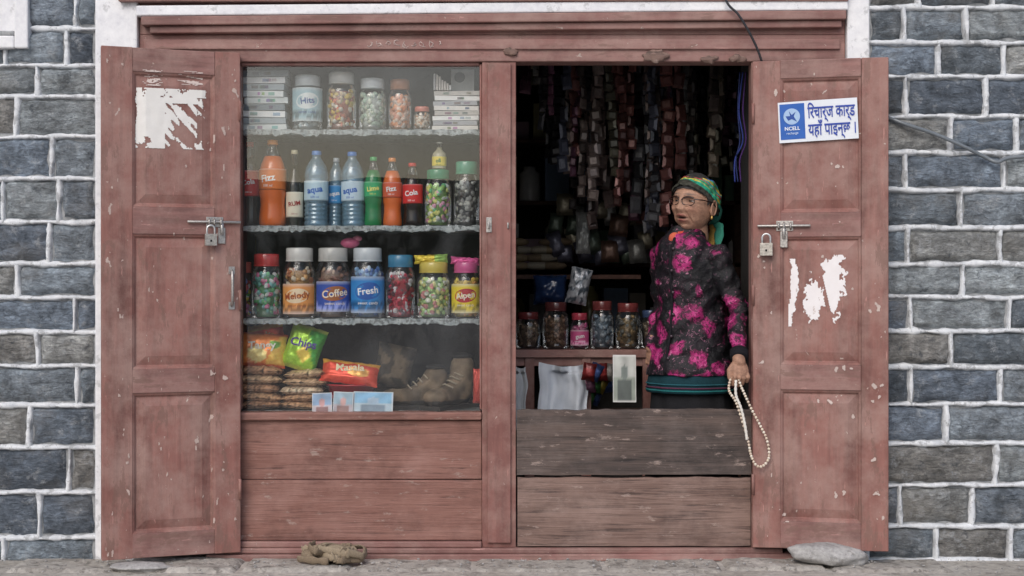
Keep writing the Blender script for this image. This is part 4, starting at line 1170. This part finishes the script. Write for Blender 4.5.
sf.ell((.010,.108,-.020),(.050,.030,.045),V_cloth,(.03,.14,.11),22,16)
sf.ell((.015,.128,-.040),(.022,.020,.022),V_cloth,(.30,.05,.06),14,10)
sf.tube(catmull([(.02,.12,-.045),(.045,.125,-.075),(.055,.115,-.115),(.060,.105,-.15)],6),[.012+.008*math.sin(k*.17) for k in range(19)],V_cloth,(.04,.22,.16),10,flat=.35)
sf.tube(catmull([(.01,.12,-.045),(.015,.13,-.08),(.020,.125,-.12),(.015,.115,-.16)],6),[.012+.009*math.sin(k*.17) for k in range(19)],V_cloth,(.35,.22,.06),10,flat=.35)
for i,v in enumerate(sf.v):
    if v.y>.08: sf.v[i]=v+Vector((1,1,1))*(.005*noise.noise(v*45))
sf.build('headscarf',parent=woman,matrix=MH)
gs=MB(); gc=(.028,.012,.010)
for s in (-1,1):
    pts=[]
    for k in range(24):
        a=2*math.pi*k/24; ca,sa=math.cos(a),math.sin(a)
        x=.0250*math.copysign(abs(ca)**.7,ca); z=.0155*math.copysign(abs(sa)**.7,sa)
        X=s*.032+x; pts.append((X,-.101+abs(X)*.22,-.002+z))
    gs.tube(pts,.0020,V_gloss,gc,6,closed=True)
    gs.tube([p for p in pts if p[2]>.008],.0030,V_gloss,gc,6)
    gs.tube([(s*.057,-.089,.006),(s*.075,-.06,.008),(s*.084,0,.008),(s*.084,.012,-.004)],.0024,V_gloss,gc,6)
gs.tube([(-.008,-.100,.002),(0,-.103,.005),(.008,-.100,.002)],.0022,V_gloss,gc,6)
gs.build('eyeglasses',parent=woman,matrix=MH)
def hand(W,M,name,mir=1):
    h=MB(); 
    h.cap((0,0,.03),.024,(0,0,-.005),.026,V_skin); h.ell((0,0,-.035),(.036,.016,.042),V_skin,nu=20,nv=14)
    h.ell((-.018*mir,.004,-.028),(.018,.015,.028),V_skin)
    lens=[(.030,.022,.016),(.034,.025,.018),(.031,.023,.017),(.024,.018,.014)]
    for i,(a,b,c) in enumerate(lens):
        x=(-.028+.0190*i)*mir; p0=Vector((x*.85,.0,-.045)); p1=Vector((x,-.003,-.070+ (.003 if i in(0,3) else 0)))
        ang=.65+.14*i; p2=p1+Vector((x*.05,a*math.sin(ang),-a*math.cos(ang)))
        ang+=1.20; p3=p2+Vector((0,b*math.sin(ang),-b*math.cos(ang)))
        ang+=.9; p4=p3+Vector((0,c*math.sin(ang),-c*math.cos(ang)))
        for q0,q1,r0,r1 in ((p0,p1,.0090,.0096),(p1,p2,.0088,.0078),(p2,p3,.0080,.0072),(p3,p4,.0072,.0060)): h.cap(q0,r0,q1,r1,V_skin,seg=12)
    t0=Vector((-.020*mir,.006,-.012));t1=Vector((-.042*mir,.010,-.036));t2=Vector((-.042*mir,.014,-.064));t3=Vector((-.030*mir,.018,-.086))
    for q0,q1,r0,r1 in ((t0,t1,.013,.0115),(t1,t2,.0110,.0095),(t2,t3,.0092,.0072)): h.cap(q0,r0,q1,r1,V_skin,seg=12)
    vs,ns,fs=remesh(h,.0024,2); o=MB(); o.add(vs,fs,V_skin,[tuple(p*(1+.35*noise.noise(v*60)) for p in (.34,.19,.13)) for v in vs],True)
    o.build(name,parent=woman,matrix=Matrix.Translation(W)@M)
hand(WL+Vector((-.003,-.014,-.022)),Matrix.Rotation(math.radians(15),4,'Z')@Matrix.Rotation(math.radians(-18),4,'X'),'left_hand')
hand(WR+Vector((0,0,-.02)),Matrix.Rotation(math.radians(-60),4,'Z'),'right_hand',-1)
# prayer beads
pb=MB(); yb=-.078
path=catmull([P(731,377,-.07),P(729,390,-.075),P(736,402,yb),P(742,420,yb),P(748,440,yb),P(751,455,yb),P(756,465,yb),P(763,466,yb),P(769,457,yb),P(767,440,yb),P(760,425,yb),P(752,410,yb),P(745,395,yb),P(741,386,-.075),P(738,377,-.07)],10)
acc=0; last=path[0]; pb.tube(path,.0014,V_cloth,(.5,.4,.3),5)
for p in path:
    acc+=(p-last).length; last=p
    if acc>.0098:
        acc=0; pb.ell(p,(.0060,.0060,.0060),V_gloss,random.choice([(.68,.58,.46),(.74,.66,.56),(.60,.48,.38)]),9,6)
pb.tube(catmull([P(736,380,-.082),P(736,395,-.084),P(741,408,-.084),P(745,425,-.084),P(747,440,-.082)]),[.0045+.0018*(i%2) for i in range(33)],V_cloth,(.74,.70,.64),8)
pb.build('prayer_beads',P(750,420,yb))

# ---------------------------------------------------------------- ground clutter
def rock(px,d,sz,name='loose_rock',rot=0,zo=.01):
    m=MB(); m.ell((0,0,0),(1,1,1),M_rock,nu=40,nv=26); so=Vector((px,3,0))
    for i,v in enumerate(m.v):
        v=v*(1+.26*noise.noise(v*1.3+so)+.08*noise.noise(v*3+so)+.03*noise.noise(v*8+so)); v=Vector((v.x*sz[0],v.y*sz[1],v.z*sz[2])); m.v[i]=v
    m.build(name,matrix=Matrix.Translation((P(px,0,d).x,d,sz[2]*.75+zo))@Matrix.Rotation(rot,4,'Y'))
rock(828,-.13,(.148,.08,.046),rot=.08)
rock(140,-.22,(.12,.06,.020),zo=0)
cl=MB(); cx=P(326,0,-.15).x
for k in range(11):
    pts=[];a0=U(0,6);n=7; ox=U(-.06,.06)
    for i in range(n):
        a=a0+i*U(.6,1.4); pts.append((cx+ox+ .12*math.cos(a)*U(.3,1.2),-.13+.07*math.sin(a)*U(.4,1.1),.030+.055*R()*(1-i/n)+.01*k/9))
    cl.tube(catmull(pts,8),[.016*U(.6,1.2) for _ in range((n-1)*8+1)],V_cloth,random.choice([(.22,.17,.12),(.30,.24,.17),(.15,.11,.08)]),8,flat=.28)
cl.build('rag_bundle',(cx,-.13,0))
gr=MB()
for _ in range(300):
    x=U(-2.4,2.4); y=-abs(random.gauss(0,.16))-.05; s=U(.002,.007)
    gr.ell((x,y,s*.4+.012),(s,s*U(.6,1),s*.6),M_rock,nu=6,nv=4)
gr.build('gravel')

# ---------------------------------------------------------------- light, camera
wd=bpy.data.worlds.new('World'); scene.world=wd; wd.use_nodes=True; nt=wd.node_tree
bg=nt.nodes['Background']; sky=nt.nodes.new('ShaderNodeTexSky'); sky.sky_type='NISHITA'; sky.sun_disc=False
sky.sun_elevation=math.radians(40); sky.sun_rotation=math.radians(200); sky.dust_density=2.5; sky.air_density=1.0
nt.links.new(sky.outputs[0],bg.inputs[0]); bg.inputs[1].default_value=.15
sn=bpy.data.lights.new('sun','SUN'); sn.energy=1.4; sn.angle=math.radians(40); sn.color=(1,.975,.95)
so=bpy.data.objects.new('sun',sn); scene.collection.objects.link(so)
az=math.radians(200); el=math.radians(42)
dirv=Vector((math.sin(az)*math.cos(el),math.cos(az)*math.cos(el),math.sin(el)))
so.rotation_euler=dirv.to_track_quat('Z','Y').to_euler(); so.location=dirv*10
cam=bpy.data.cameras.new('camera'); co=bpy.data.objects.new('camera',cam); scene.collection.objects.link(co)
co.location=(0,-D,CZ); co.rotation_euler=(math.radians(90),0,0); cam.lens=50; cam.sensor_width=36; cam.clip_end=400
scene.camera=co
scene.view_settings.view_transform='Standard'; scene.view_settings.look='None'; scene.view_settings.exposure=0
